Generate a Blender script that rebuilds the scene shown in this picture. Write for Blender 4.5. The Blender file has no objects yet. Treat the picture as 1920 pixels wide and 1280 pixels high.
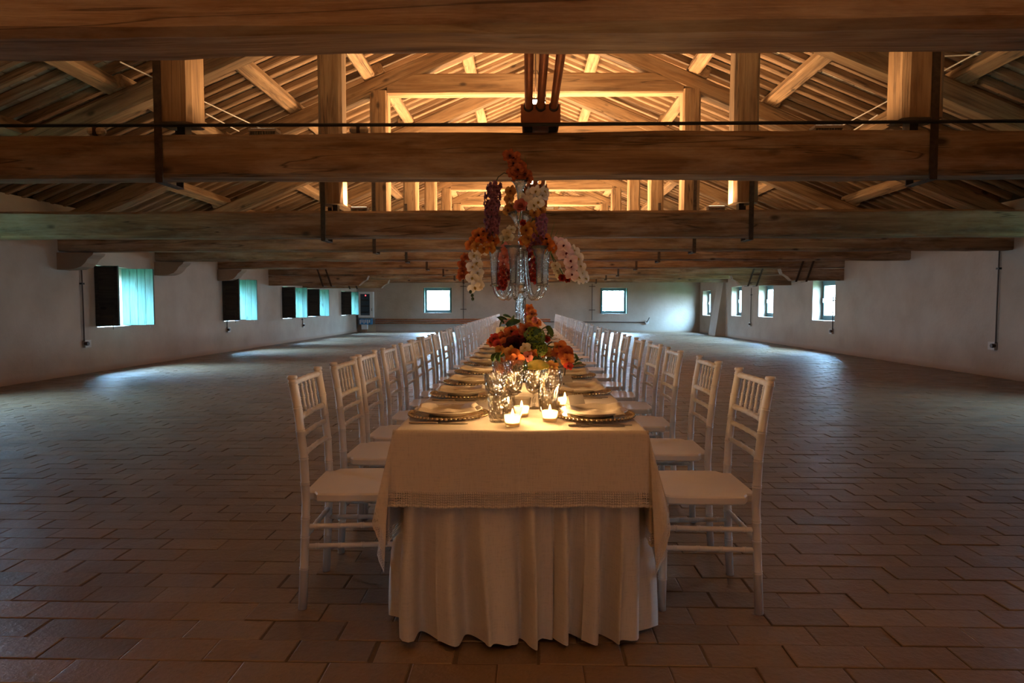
import bpy, bmesh, math, random
import numpy as np
from mathutils import Vector, Matrix, noise as mnoise

sc = bpy.context.scene
C = sc.collection
PI = math.pi
rnd = random.Random(7)

# ------------------------------------------------------------------ camera
F_PX = 1280.0
CAM = Vector((0.0, 0.0, 1.19))
TH = math.atan(67 / F_PX)                       # looks slightly down
PSI = math.atan(28 / math.hypot(F_PX, 67))      # and slightly left of the room axis
_f0 = Vector((-math.sin(PSI), math.cos(PSI), 0)); _r = Vector((math.cos(PSI), math.sin(PSI), 0)); _z = Vector((0, 0, 1))
_fw = _f0 * math.cos(TH) - _z * math.sin(TH); _up = _f0 * math.sin(TH) + _z * math.cos(TH)
cam_data = bpy.data.cameras.new('camera'); cam = bpy.data.objects.new('camera', cam_data); C.objects.link(cam)
cam_data.sensor_width = 36.0; cam_data.lens = 36.0 * F_PX / 1920.0
cam_data.clip_start = 0.05; cam_data.clip_end = 500
cam.matrix_world = Matrix.Translation(CAM) @ Matrix((_r, _up, -_fw)).transposed().to_4x4()
sc.camera = cam


def ray(px, py): return _r * ((px - 960) / F_PX) - _up * ((py - 640) / F_PX) + _fw
def P(px, py, y):
    d = ray(px, py); return CAM + d * (y / d.y)
def PX(px, py, x):
    d = ray(px, py); return CAM + d * (x / d.x)
def PZ(px, py, z):
    d = ray(px, py); return CAM + d * ((z - CAM.z) / d.z)


# ------------------------------------------------------------------ world, exposure
SKY_STRENGTH = 370.0
LAMP_W = 310.0          # each LED flood on the tie beams
PENDANT_W = 60.0
LAMP_COL = (1.0, 0.62, 0.30)
CANDLE_W = 3.8
world = bpy.data.worlds.new('overcast_sky'); sc.world = world; world.use_nodes = True
wn = world.node_tree.nodes; wl = world.node_tree.links
bg = wn['Background']; tcw = wn.new('ShaderNodeTexCoord'); sepw = wn.new('ShaderNodeSeparateXYZ'); rw = wn.new('ShaderNodeValToRGB')
wl.new(tcw.outputs['Generated'], sepw.inputs[0]); wl.new(sepw.outputs['Z'], rw.inputs[0])
rw.color_ramp.elements[0].position = 0.0; rw.color_ramp.elements[0].color = (0.11, 0.155, 0.19, 1)
rw.color_ramp.elements[1].position = 0.6; rw.color_ramp.elements[1].color = (0.36, 0.67, 1.0, 1)
wl.new(rw.outputs[0], bg.inputs[0]); bg.inputs[1].default_value = SKY_STRENGTH
vs = sc.view_settings
vs.view_transform = 'Standard'; vs.look = 'None'; vs.gamma = 1.0; vs.exposure = 0.0; vs.use_curve_mapping = False
cy = sc.cycles
cy.max_bounces = 12; cy.diffuse_bounces = 5; cy.glossy_bounces = 4; cy.transmission_bounces = 10; cy.transparent_max_bounces = 24
cy.sample_clamp_indirect = 4.0; cy.caustics_reflective = False; cy.caustics_refractive = True
cy.use_denoising = True
try: cy.denoiser = 'OPENIMAGEDENOISE'
except Exception: pass

# ------------------------------------------------------------------ helpers
XL, XR, YB, YF = -7.75, 7.8, 31.0, -8.0        # inner faces of the room
XC = 0.12                                       # ridge line
SLOPE = 0.42
ANG = math.atan(SLOPE)
def z_rafter(x): return 5.70 - SLOPE * abs(x - XC)          # underside of principal rafters
def z_joist(x): return 6.15 - SLOPE * abs(x - XC)           # underside of joists
WORDS = ['first', 'second', 'third', 'fourth', 'fifth', 'sixth', 'seventh', 'eighth', 'ninth', 'tenth', 'eleventh', 'twelfth',
         'thirteenth', 'fourteenth', 'fifteenth', 'sixteenth', 'seventeenth', 'eighteenth', 'nineteenth', 'twentieth',
         'twenty-first', 'twenty-second', 'twenty-third', 'twenty-fourth', 'twenty-fifth', 'twenty-sixth', 'twenty-seventh',
         'twenty-eighth', 'twenty-ninth', 'thirtieth', 'thirty-first', 'thirty-second', 'thirty-third']


class MB:
    def __init__(s): s.v = []; s.f = []; s.uv = None; s.m = []; s.mi = 0
    def add(s, vs_, fs_):
        o = len(s.v); s.v += [tuple(p) for p in vs_]; s.f += [tuple(i + o for i in f) for f in fs_]; s.m += [s.mi] * len(fs_); return s
    def box(s, x0, x1, y0, y1, z0, z1):
        return s.add([(x0, y0, z0), (x1, y0, z0), (x1, y1, z0), (x0, y1, z0), (x0, y0, z1), (x1, y0, z1), (x1, y1, z1), (x0, y1, z1)],
                     [(0, 3, 2, 1), (4, 5, 6, 7), (0, 1, 5, 4), (1, 2, 6, 5), (2, 3, 7, 6), (3, 0, 4, 7)])
    def tube(s, pts, rad, n=8, cap=True):
        pts = [Vector(p) for p in pts]
        if not hasattr(rad, '__len__'): rad = [rad] * len(pts)
        V = []; prev = None
        for i, p in enumerate(pts):
            t = (pts[min(i + 1, len(pts) - 1)] - pts[max(i - 1, 0)])
            t = t.normalized() if t.length > 1e-9 else Vector((0, 0, 1))
            if prev is None:
                a = Vector((1, 0, 0)) if abs(t.x) < 0.8 else Vector((0, 1, 0))
                prev = (a - t * a.dot(t)).normalized()
            else:
                prev = (prev - t * prev.dot(t)); prev = prev.normalized() if prev.length > 1e-6 else t.orthogonal().normalized()
            b = t.cross(prev)
            for k in range(n):
                q = 2 * PI * k / n
                V.append(p + (prev * math.cos(q) + b * math.sin(q)) * rad[i])
        Fc = [(i * n + k, i * n + (k + 1) % n, (i + 1) * n + (k + 1) % n, (i + 1) * n + k) for i in range(len(pts) - 1) for k in range(n)]
        if cap: Fc += [tuple(reversed(range(n))), tuple(range((len(pts) - 1) * n, len(pts) * n))]
        return s.add(V, Fc)
    def lathe(s, prof, n=24, mod=None, cap=False):
        V = []
        for i, (r, z) in enumerate(prof):
            for k in range(n):
                a = 2 * PI * k / n; rr = r * (mod(a, z, i) if mod else 1); V.append((rr * math.cos(a), rr * math.sin(a), z))
        Fc = [(i * n + k, i * n + (k + 1) % n, (i + 1) * n + (k + 1) % n, (i + 1) * n + k) for i in range(len(prof) - 1) for k in range(n)]
        if cap: Fc += [tuple(reversed(range(n))), tuple(range((len(prof) - 1) * n, len(prof) * n))]
        return s.add(V, Fc)
    def grid(s, fn, nu, nv):
        V = [fn(i / nu, j / nv) for j in range(nv + 1) for i in range(nu + 1)]
        return s.add(V, [(j * (nu + 1) + i, j * (nu + 1) + i + 1, (j + 1) * (nu + 1) + i + 1, (j + 1) * (nu + 1) + i) for j in range(nv) for i in range(nu)])
    def poly_prism(s, pts, z0, z1):
        n = len(pts)
        return s.add([(x, y, z0) for x, y in pts] + [(x, y, z1) for x, y in pts],
                     [tuple(reversed(range(n))), tuple(range(n, 2 * n))] + [(i, (i + 1) % n, n + (i + 1) % n, n + i) for i in range(n)])
    def merge(s, o, M):
        k = len(s.v); s.v += [tuple(M @ Vector(p)) for p in o.v]; s.f += [tuple(i + k for i in f) for f in o.f]
        s.m += [(m if s.mi == 0 else s.mi) for m in o.m]; return s
    def mesh(s, name, mats, smooth=False):
        me = bpy.data.meshes.new(name); me.from_pydata(s.v, [], s.f)
        for m in (mats if isinstance(mats, (list, tuple)) else [mats]): me.materials.append(m)
        if any(s.m): me.polygons.foreach_set('material_index', s.m)
        if smooth: me.polygons.foreach_set('use_smooth', [True] * len(me.polygons))
        me.update(); return me
    def build(s, name, mats, parent=None, smooth=False, loc=None, rot=None):
        return obj(name, s.mesh(name, mats, smooth), parent, loc, rot)


def obj(name, me, parent=None, loc=None, rot=None):
    o = bpy.data.objects.new(name, me); C.objects.link(o)
    if parent is not None: o.parent = parent
    if loc is not None: o.location = loc
    if rot is not None: o.rotation_euler = rot
    return o
def tag(o, label=None, cat=None, group=None, kind=None):
    if label: o['label'] = label
    if cat: o['category'] = cat
    if group: o['group'] = group
    if kind: o['kind'] = kind
    return o
def thing(name, label, cat, loc=(0, 0, 0), rot=(0, 0, 0), group=None):
    return tag(obj(name, None, None, loc, rot), label, cat, group)
def dup(o, parent=None):
    c = o.copy(); C.objects.link(c); c.parent = parent
    for ch in o.children: dup(ch, c)
    return c


# ------------------------------------------------------------------ materials
def new_mat(name):
    m = bpy.data.materials.new(name); m.use_nodes = True
    nt = m.node_tree; b = nt.nodes['Principled BSDF']; return m, nt, b
def N(nt, t, **kw):
    n = nt.nodes.new(t)
    for k, v in kw.items(): setattr(n, k, v)
    return n
def L(nt, a, b): nt.links.new(a, b)
def ramp(nt, fac, stops):
    r = N(nt, 'ShaderNodeValToRGB'); L(nt, fac, r.inputs[0]); e = r.color_ramp.elements
    while len(e) < len(stops): e.new(0.5)
    for i, (p, c) in enumerate(stops): e[i].position = p; e[i].color = (*c, 1)
    return r.outputs[0]
def mixc(nt, fac, a, b, blend='MIX'):
    n = N(nt, 'ShaderNodeMix', data_type='RGBA', blend_type=blend)
    for s_, v in ((n.inputs[0], fac), (n.inputs[6], a), (n.inputs[7], b)):
        if hasattr(v, 'links'): L(nt, v, s_)
        elif isinstance(v, (tuple, list)): s_.default_value = (*v, 1) if len(v) == 3 else v
        else: s_.default_value = v
    return n.outputs[2]
def math_(nt, op, a, b=None, c=None):
    n = N(nt, 'ShaderNodeMath', operation=op)
    for i, v in enumerate((a, b, c)):
        if v is None: continue
        if hasattr(v, 'links'): L(nt, v, n.inputs[i])
        else: n.inputs[i].default_value = v
    return n.outputs[0]
def coords(nt, kind='Object', scale=(1, 1, 1), rand=0.0):
    tc = N(nt, 'ShaderNodeTexCoord'); mp = N(nt, 'ShaderNodeMapping'); mp.inputs['Scale'].default_value = scale
    L(nt, tc.outputs[kind], mp.inputs[0]); out = mp.outputs[0]
    if rand:
        oi = N(nt, 'ShaderNodeObjectInfo'); va = N(nt, 'ShaderNodeVectorMath', operation='ADD')
        cx = N(nt, 'ShaderNodeCombineXYZ'); m = math_(nt, 'MULTIPLY', oi.outputs['Random'], rand)
        for i in range(3): L(nt, m, cx.inputs[i])
        L(nt, out, va.inputs[0]); L(nt, cx.outputs[0], va.inputs[1]); out = va.outputs[0]
    return out
def noise(nt, vec, scale, detail=4, rough=0.55, dist=0.0):
    n = N(nt, 'ShaderNodeTexNoise'); n.inputs['Scale'].default_value = scale; n.inputs['Detail'].default_value = detail
    n.inputs['Roughness'].default_value = rough; n.inputs['Distortion'].default_value = dist
    if vec is not None: L(nt, vec, n.inputs['Vector'])
    return n.outputs['Fac']
def bump(nt, b, h, strength=0.3, dist=0.01):
    n = N(nt, 'ShaderNodeBump'); n.inputs['Strength'].default_value = strength; n.inputs['Distance'].default_value = dist
    L(nt, h, n.inputs['Height']); L(nt, n.outputs[0], b.inputs['Normal'])
def simple(name, col, rough=0.5, metal=0.0, **kw):
    m, nt, b = new_mat(name); b.inputs['Roughness'].default_value = rough; b.inputs['Metallic'].default_value = metal
    n = noise(nt, coords(nt, 'Object', (1, 1, 1), 7.0), kw.pop('nscale', 30), 4)
    v = kw.pop('var', 0.12)
    L(nt, ramp(nt, n, [(0.25, tuple(c * (1 - v) for c in col)), (0.75, tuple(min(1, c * (1 + v)) for c in col))]), b.inputs['Base Color'])
    for k, val in kw.items(): b.inputs[k].default_value = val
    return m

def wood(name, dark, mid, light, wash, washamt=0.45, up=False):
    m, nt, b = new_mat(name)
    def coords(nt, kind, sc_, r_, _c=globals()['coords']): return _c(nt, kind, (sc_[2], sc_[1], sc_[0]) if up else sc_, r_)
    g = coords(nt, 'Object', (0.9, 11, 11), 40.0); v = coords(nt, 'Object', (1, 1, 1), 23.0)
    fine = coords(nt, 'Object', (3.0, 70, 70), 40.0)
    n1 = noise(nt, g, 1.0, 6, 0.6, 0.6); n2 = noise(nt, fine, 1.0, 3, 0.6)
    col = ramp(nt, n1, [(0.30, dark), (0.47, mid), (0.66, light)])
    col = mixc(nt, math_(nt, 'MULTIPLY', n2, 0.75), col, tuple(c * 0.45 for c in mid), 'MIX')
    blot = noise(nt, coords(nt, 'Object', (0.5, 2.2, 2.2), 31.0), 1.6, 6, 0.65)
    wf = N(nt, 'ShaderNodeMapRange'); L(nt, blot, wf.inputs[0]); wf.inputs[1].default_value = 0.47; wf.inputs[2].default_value = 0.72; wf.inputs[4].default_value = washamt
    col = mixc(nt, wf.outputs[0], col, wash)
    vo = N(nt, 'ShaderNodeTexVoronoi'); vo.inputs['Scale'].default_value = 2.1; L(nt, coords(nt, 'Object', (0.8, 1.6, 1.6), 11.0), vo.inputs['Vector'])
    kn = N(nt, 'ShaderNodeMapRange'); L(nt, vo.outputs['Distance'], kn.inputs[0]); kn.inputs[1].default_value = 0.05; kn.inputs[2].default_value = 0.13; kn.inputs[3].default_value = 0.85; kn.inputs[4].default_value = 0.0
    col = mixc(nt, kn.outputs[0], col, tuple(c * 0.35 for c in dark))
    ck = noise(nt, coords(nt, 'Object', (0.22, 7, 7), 17.0), 1.0, 3, 0.5, 0.4)
    cf = N(nt, 'ShaderNodeMapRange'); L(nt, math_(nt, 'ABSOLUTE', math_(nt, 'SUBTRACT', ck, 0.56)), cf.inputs[0]); cf.inputs[1].default_value = 0.0; cf.inputs[2].default_value = 0.010; cf.inputs[3].default_value = 0.8; cf.inputs[4].default_value = 0.0
    col = mixc(nt, cf.outputs[0], col, tuple(c * 0.3 for c in dark))
    L(nt, col, b.inputs['Base Color']); b.inputs['Roughness'].default_value = 0.82
    h = math_(nt, 'ADD', n1, math_(nt, 'MULTIPLY', n2, 0.5)); bump(nt, b, h, 0.55, 0.012)
    return m

M = {}
M['beam'] = wood('old_timber', (0.075, 0.042, 0.024), (0.25, 0.145, 0.075), (0.44, 0.29, 0.17), (0.56, 0.48, 0.40), 0.65)
M['rafter'] = wood('rafter_timber', (0.09, 0.048, 0.024), (0.30, 0.17, 0.082), (0.46, 0.29, 0.15), (0.50, 0.38, 0.26), 0.25)
M['joist'] = wood('joist_timber', (0.08, 0.045, 0.025), (0.25, 0.14, 0.07), (0.38, 0.23, 0.13), (0.45, 0.36, 0.27), 0.2)
M['shaded_wood'] = wood('shaded_shutter_wood', (0.012, 0.011, 0.009), (0.035, 0.031, 0.025), (0.06, 0.052, 0.042), (0.07, 0.065, 0.055), 0.2)  # near-black tone puts the shade of the leaf's room-side face into the wood
M['teal'] = wood('weathered_teal_paint', (0.012, 0.055, 0.046), (0.03, 0.115, 0.095), (0.055, 0.155, 0.13), (0.09, 0.15, 0.13), 0.5, True)

m, nt, b = new_mat('lime_plaster')
v = coords(nt, 'Object'); n1 = noise(nt, v, 0.9, 6, 0.6); n2 = noise(nt, v, 14, 5, 0.6)
col = ramp(nt, n1, [(0.30, (0.29, 0.245, 0.20)), (0.55, (0.365, 0.315, 0.265)), (0.8, (0.42, 0.37, 0.32))])
col = mixc(nt, math_(nt, 'MULTIPLY', noise(nt, coords(nt, 'Object', (3, 3, 0.5)), 2.0, 5), 0.30), col, (0.36, 0.30, 0.25))
sp_ = N(nt, 'ShaderNodeSeparateXYZ'); L(nt, v, sp_.inputs[0])
dz = N(nt, 'ShaderNodeMapRange'); L(nt, math_(nt, 'ADD', sp_.outputs[2], math_(nt, 'MULTIPLY', n1, -0.12)), dz.inputs[0])
dz.inputs[1].default_value = -0.05; dz.inputs[2].default_value = 0.05; dz.inputs[3].default_value = 0.75; dz.inputs[4].default_value = 0.0
col = mixc(nt, dz.outputs[0], col, (0.28, 0.19, 0.13))       # dirt line along the foot of the wall
L(nt, col, b.inputs['Base Color']); b.inputs['Roughness'].default_value = 0.92; bump(nt, b, math_(nt, 'ADD', math_(nt, 'MULTIPLY', n1, 1.2), math_(nt, 'MULTIPLY', n2, 0.35)), 0.5, 0.03); M['plaster'] = m

m, nt, b = new_mat('terracotta_brick')
at = N(nt, 'ShaderNodeAttribute', attribute_name='rnd'); oi = N(nt, 'ShaderNodeObjectInfo')
rv = math_(nt, 'FRACT', math_(nt, 'ADD', at.outputs['Fac'], oi.outputs['Random']))
geo = N(nt, 'ShaderNodeNewGeometry'); mpg = N(nt, 'ShaderNodeMapping'); L(nt, geo.outputs['Position'], mpg.inputs[0])
n1 = noise(nt, mpg.outputs[0], 3.0, 6, 0.6); n2 = noise(nt, mpg.outputs[0], 45, 4, 0.65)
base = ramp(nt, rv, [(0.0, (0.062, 0.033, 0.014)), (0.3, (0.118, 0.064, 0.027)), (0.55, (0.150, 0.085, 0.036)), (0.8, (0.092, 0.056, 0.030)), (1.0, (0.185, 0.112, 0.050))])
base = mixc(nt, math_(nt, 'MULTIPLY', n1, 0.65), base, (0.165, 0.108, 0.062))
base = mixc(nt, ramp(nt, n2, [(0.52, (0, 0, 0)), (0.78, (0.6, 0.6, 0.6))]), base, (0.055, 0.036, 0.025))
L(nt, base, b.inputs['Base Color'])
L(nt, ramp(nt, n1, [(0.3, (0.36, 0.36, 0.36)), (0.75, (0.55, 0.55, 0.55))]), b.inputs['Roughness'])
b.inputs['Specular IOR Level'].default_value = 0.9
bump(nt, b, math_(nt, 'ADD', math_(nt, 'MULTIPLY', n1, 2.0), math_(nt, 'MULTIPLY', n2, 0.4)), 0.55, 0.012); M['brick'] = m
M['mortar'] = simple('dark_joint_mortar', (0.075, 0.049, 0.031), 0.95, var=0.3, nscale=8)

m, nt, b = new_mat('whitewashed_roof_tile')
at = N(nt, 'ShaderNodeAttribute', attribute_name='rnd'); oi = N(nt, 'ShaderNodeObjectInfo')
rv = math_(nt, 'FRACT', math_(nt, 'ADD', at.outputs['Fac'], oi.outputs['Random']))
geo = N(nt, 'ShaderNodeNewGeometry'); n1 = noise(nt, geo.outputs['Position'], 6.0, 6, 0.65)
base = ramp(nt, rv, [(0.0, (0.36, 0.29, 0.22)), (0.4, (0.52, 0.46, 0.38)), (0.8, (0.60, 0.55, 0.47)), (1.0, (0.42, 0.36, 0.29))])
base = mixc(nt, ramp(nt, n1, [(0.45, (0, 0, 0)), (0.7, (0.8, 0.8, 0.8))]), base, (0.30, 0.23, 0.17))
L(nt, base, b.inputs['Base Color']); b.inputs['Roughness'].default_value = 0.9; bump(nt, b, n1, 0.5, 0.01); M['tile'] = m

def fabric(name, col, scale=900):
    m, nt, b = new_mat(name)
    u = coords(nt, 'Object'); n0 = noise(nt, u, 3.0, 4); n1 = noise(nt, coords(nt, 'Object', (1, 1, 0.08)), scale * 0.25, 2); n2 = noise(nt, coords(nt, 'Object', (0.08, 0.08, 1)), scale * 0.25, 2)
    w = math_(nt, 'ADD', n1, n2)
    c = ramp(nt, w, [(0.7, tuple(x * 0.86 for x in col)), (1.25, col)])
    c = mixc(nt, math_(nt, 'MULTIPLY', n0, 0.25), c, tuple(x * 0.82 for x in col))
    L(nt, c, b.inputs['Base Color']); b.inputs['Roughness'].default_value = 0.9; b.inputs['Sheen Weight'].default_value = 0.15
    bump(nt, b, w, 0.25, 0.002); return m
M['linen'] = fabric('ecru_linen', (0.70, 0.62, 0.52)); M['skirt'] = fabric('white_linen_skirt', (0.68, 0.63, 0.56)); M['napkin'] = fabric('napkin_linen', (0.74, 0.66, 0.55))

m, nt, b = new_mat('crochet_lace')
uvn = N(nt, 'ShaderNodeUVMap'); sp = N(nt, 'ShaderNodeSeparateXYZ'); L(nt, uvn.outputs[0], sp.inputs[0])
U_, V_ = sp.outputs[0], sp.outputs[1]                        # metres along the hem, metres down the band
def sinw(x, per, ph=0.0): return math_(nt, 'SINE', math_(nt, 'ADD', math_(nt, 'MULTIPLY', x, 2 * PI / per), ph))
mesh_ = math_(nt, 'MULTIPLY', sinw(math_(nt, 'ADD', U_, V_), 0.016), sinw(math_(nt, 'SUBTRACT', U_, V_), 0.016))
ross = math_(nt, 'ADD', math_(nt, 'MULTIPLY', sinw(U_, 0.048), sinw(V_, 0.052)), 0.0)
hole = math_(nt, 'GREATER_THAN', math_(nt, 'SUBTRACT', mesh_, math_(nt, 'MULTIPLY', math_(nt, 'ABSOLUTE', ross), 0.55)), 0.10)
edge = math_(nt, 'LESS_THAN', V_, 0.004); hole = math_(nt, 'MULTIPLY', hole, math_(nt, 'SUBTRACT', 1.0, edge))
bot = math_(nt, 'GREATER_THAN', V_, math_(nt, 'ADD', 0.046, math_(nt, 'MULTIPLY', math_(nt, 'ABSOLUTE', sinw(U_, 0.048)), 0.0)))
hole = math_(nt, 'MULTIPLY', hole, math_(nt, 'SUBTRACT', 1.0, bot))
b.inputs['Base Color'].default_value = (0.72, 0.64, 0.54, 1); b.inputs['Roughness'].default_value = 0.95
L(nt, math_(nt, 'SUBTRACT', 1.0, hole), b.inputs['Alpha']); bump(nt, b, mesh_, 0.5, 0.002); M['lace'] = m

def thin_glass(name, tint=(1, 1, 1), clear=0.88):
    m = bpy.data.materials.new(name); m.use_nodes = True; nt = m.node_tree; nt.nodes.clear()
    o = N(nt, 'ShaderNodeOutputMaterial'); t = N(nt, 'ShaderNodeBsdfTransparent'); g = N(nt, 'ShaderNodeBsdfGlossy'); mx = N(nt, 'ShaderNodeMixShader')
    t.inputs[0].default_value = (*tint, 1); g.inputs['Roughness'].default_value = 0.03
    lw = N(nt, 'ShaderNodeLayerWeight'); lw.inputs[0].default_value = 0.35
    fac = math_(nt, 'ADD', math_(nt, 'MULTIPLY', lw.outputs['Facing'], 0.45), 1 - clear - 0.08)
    L(nt, fac, mx.inputs[0]); L(nt, t.outputs[0], mx.inputs[1]); L(nt, g.outputs[0], mx.inputs[2]); L(nt, mx.outputs[0], o.inputs[0]); return m
M['pane'] = thin_glass('window_glass', (0.97, 0.99, 1.0), 0.94); M['votive_glass'] = thin_glass('clear_votive_glass', (0.98, 0.97, 0.95), 0.88)
def crystal(name, tint, mixt=0.35, rough=0.0, gloss=0.10):
    m = bpy.data.materials.new(name); m.use_nodes = True; nt = m.node_tree; nt.nodes.clear()
    o = N(nt, 'ShaderNodeOutputMaterial'); t = N(nt, 'ShaderNodeBsdfTransparent'); g = N(nt, 'ShaderNodeBsdfGlass'); mx = N(nt, 'ShaderNodeMixShader')
    gl = N(nt, 'ShaderNodeBsdfGlossy'); gl.inputs['Roughness'].default_value = 0.09; mx2 = N(nt, 'ShaderNodeMixShader'); mx2.inputs[0].default_value = gloss
    g.inputs['Color'].default_value = (*tint, 1); g.inputs['IOR'].default_value = 1.5; g.inputs['Roughness'].default_value = rough
    vo = N(nt, 'ShaderNodeTexVoronoi'); vo.inputs['Scale'].default_value = 130.0; L(nt, coords(nt, 'Object'), vo.inputs['Vector'])
    bp = N(nt, 'ShaderNodeBump'); bp.inputs['Strength'].default_value = 0.5; bp.inputs['Distance'].default_value = 0.003; L(nt, vo.outputs['Distance'], bp.inputs['Height'])
    for q in (g, gl): L(nt, bp.outputs[0], q.inputs['Normal'])
    mx.inputs[0].default_value = mixt; L(nt, g.outputs[0], mx.inputs[1]); L(nt, t.outputs[0], mx.inputs[2])
    L(nt, mx.outputs[0], mx2.inputs[1]); L(nt, gl.outputs[0], mx2.inputs[2]); L(nt, mx2.outputs[0], o.inputs[0]); return m
def cut_glass(name):
    m = bpy.data.materials.new(name); m.use_nodes = True; nt = m.node_tree; nt.nodes.clear()
    o = N(nt, 'ShaderNodeOutputMaterial'); t = N(nt, 'ShaderNodeBsdfTransparent'); g = N(nt, 'ShaderNodeBsdfGlossy'); mx = N(nt, 'ShaderNodeMixShader')
    t.inputs[0].default_value = (0.97, 0.96, 0.93, 1); g.inputs['Roughness'].default_value = 0.07
    r = N(nt, 'ShaderNodeBsdfRefraction'); r.inputs['IOR'].default_value = 1.35; r.inputs['Roughness'].default_value = 0.02; m1 = N(nt, 'ShaderNodeMixShader'); m1.inputs[0].default_value = 0.28
    vo = N(nt, 'ShaderNodeTexVoronoi'); vo.inputs['Scale'].default_value = 95.0; L(nt, coords(nt, 'Object', (1, 1, 0.55)), vo.inputs['Vector'])
    bp = N(nt, 'ShaderNodeBump'); bp.inputs['Strength'].default_value = 0.9; bp.inputs['Distance'].default_value = 0.006; L(nt, vo.outputs['Distance'], bp.inputs['Height'])
    for q in (g, r): L(nt, bp.outputs[0], q.inputs['Normal'])
    lw = N(nt, 'ShaderNodeLayerWeight'); lw.inputs[0].default_value = 0.4
    fac = math_(nt, 'ADD', math_(nt, 'MULTIPLY', lw.outputs['Facing'], 0.40), 0.10)
    L(nt, t.outputs[0], m1.inputs[1]); L(nt, r.outputs[0], m1.inputs[2])
    L(nt, fac, mx.inputs[0]); L(nt, m1.outputs[0], mx.inputs[1]); L(nt, g.outputs[0], mx.inputs[2]); L(nt, mx.outputs[0], o.inputs[0]); return m
M['crystal'] = cut_glass('cut_crystal'); M['murano'] = crystal('clear_blown_glass', (0.93, 0.985, 0.98), 0.12)

M['chair'] = simple('white_painted_chair', (0.74, 0.71, 0.67), 0.42, var=0.04, nscale=12)
M['seat'] = simple('white_seat_lacquer', (0.76, 0.72, 0.66), 0.38, var=0.03, nscale=9)
M['iron'] = simple('rusty_iron', (0.055, 0.035, 0.024), 0.7, 0.4, var=0.5, nscale=25)
M['black'] = simple('black_metal', (0.012, 0.011, 0.010), 0.5, 0.2)
M['conduit'] = simple('dark_conduit', (0.05, 0.028, 0.02), 0.5, 0.3)
M['copper'] = simple('aged_copper', (0.46, 0.17, 0.07), 0.42, 0.7, var=0.25, nscale=6)
M['rust_plate'] = simple('corten_plate', (0.30, 0.095, 0.035), 0.6, 0.3, var=0.25, nscale=10)
M['steel_white'] = simple('white_cable_sheath', (0.62, 0.56, 0.50), 0.5)
M['frame_blue'] = simple('blue_grey_window_paint', (0.16, 0.29, 0.33), 0.45, var=0.1, nscale=8)
M['ivory_plastic'] = simple('grey_socket_plastic', (0.42, 0.39, 0.36), 0.5)
M['cabinet'] = simple('white_cabinet_enamel', (0.68, 0.71, 0.72), 0.4, var=0.05)
M['smoke'] = simple('smoked_cabinet_door', (0.05, 0.07, 0.09), 0.12)
M['led'] = None
M['blue'] = simple('blue_white_print', (0.05, 0.20, 0.42), 0.5, var=0.6, nscale=7)
M['grass'] = simple('meadow', (0.105, 0.125, 0.06), 0.95, var=0.5, nscale=0.05)
M['silver'] = simple('dark_pewter_cutlery', (0.36, 0.31, 0.26), 0.3, 1.0)
M['china'] = simple('ivory_china', (0.76, 0.70, 0.62), 0.22, var=0.02)
M['gold_glass'] = simple('amber_charger_glass', (0.42, 0.30, 0.16), 0.15, 0.0, var=0.15)
M['gold_glass'].node_tree.nodes['Principled BSDF'].inputs['Coat Weight'].default_value = 0.6
M['bead'] = simple('silvered_beads', (0.60, 0.50, 0.36), 0.16, 0.9, var=0.3, nscale=60)
M['card'] = simple('grey_card', (0.30, 0.27, 0.25), 0.8)
M['green_stem'] = simple('green_stem', (0.07, 0.13, 0.035), 0.6, var=0.3)
M['dark_stem'] = simple('dark_stem', (0.035, 0.03, 0.018), 0.7)
def petal(name, col, col2, trans=0.35, throat=0.75):
    m, nt, b = new_mat(name)
    n = noise(nt, coords(nt, 'Object', (1, 1, 1), 5.0), 38, 4, 0.6)
    c = ramp(nt, n, [(0.35, col2), (0.62, col)])
    tc_ = N(nt, 'ShaderNodeTexCoord'); ln_ = N(nt, 'ShaderNodeVectorMath', operation='LENGTH'); L(nt, tc_.outputs['Object'], ln_.inputs[0])
    mr = N(nt, 'ShaderNodeMapRange'); L(nt, ln_.outputs['Value'], mr.inputs[0]); mr.inputs[1].default_value = 0.006; mr.inputs[2].default_value = 0.030; mr.inputs[3].default_value = throat; mr.inputs[4].default_value = 0.0
    c = mixc(nt, mr.outputs[0], c, tuple(x * 0.55 for x in col2)); L(nt, c, b.inputs['Base Color']); b.inputs['Roughness'].default_value = 0.6
    tr = N(nt, 'ShaderNodeBsdfTranslucent'); L(nt, c, tr.inputs[0]); mx = N(nt, 'ShaderNodeMixShader'); mx.inputs[0].default_value = trans
    L(nt, b.outputs[0], mx.inputs[1]); L(nt, tr.outputs[0], mx.inputs[2]); L(nt, mx.outputs[0], nt.nodes['Material Output'].inputs[0]); return m
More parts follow.
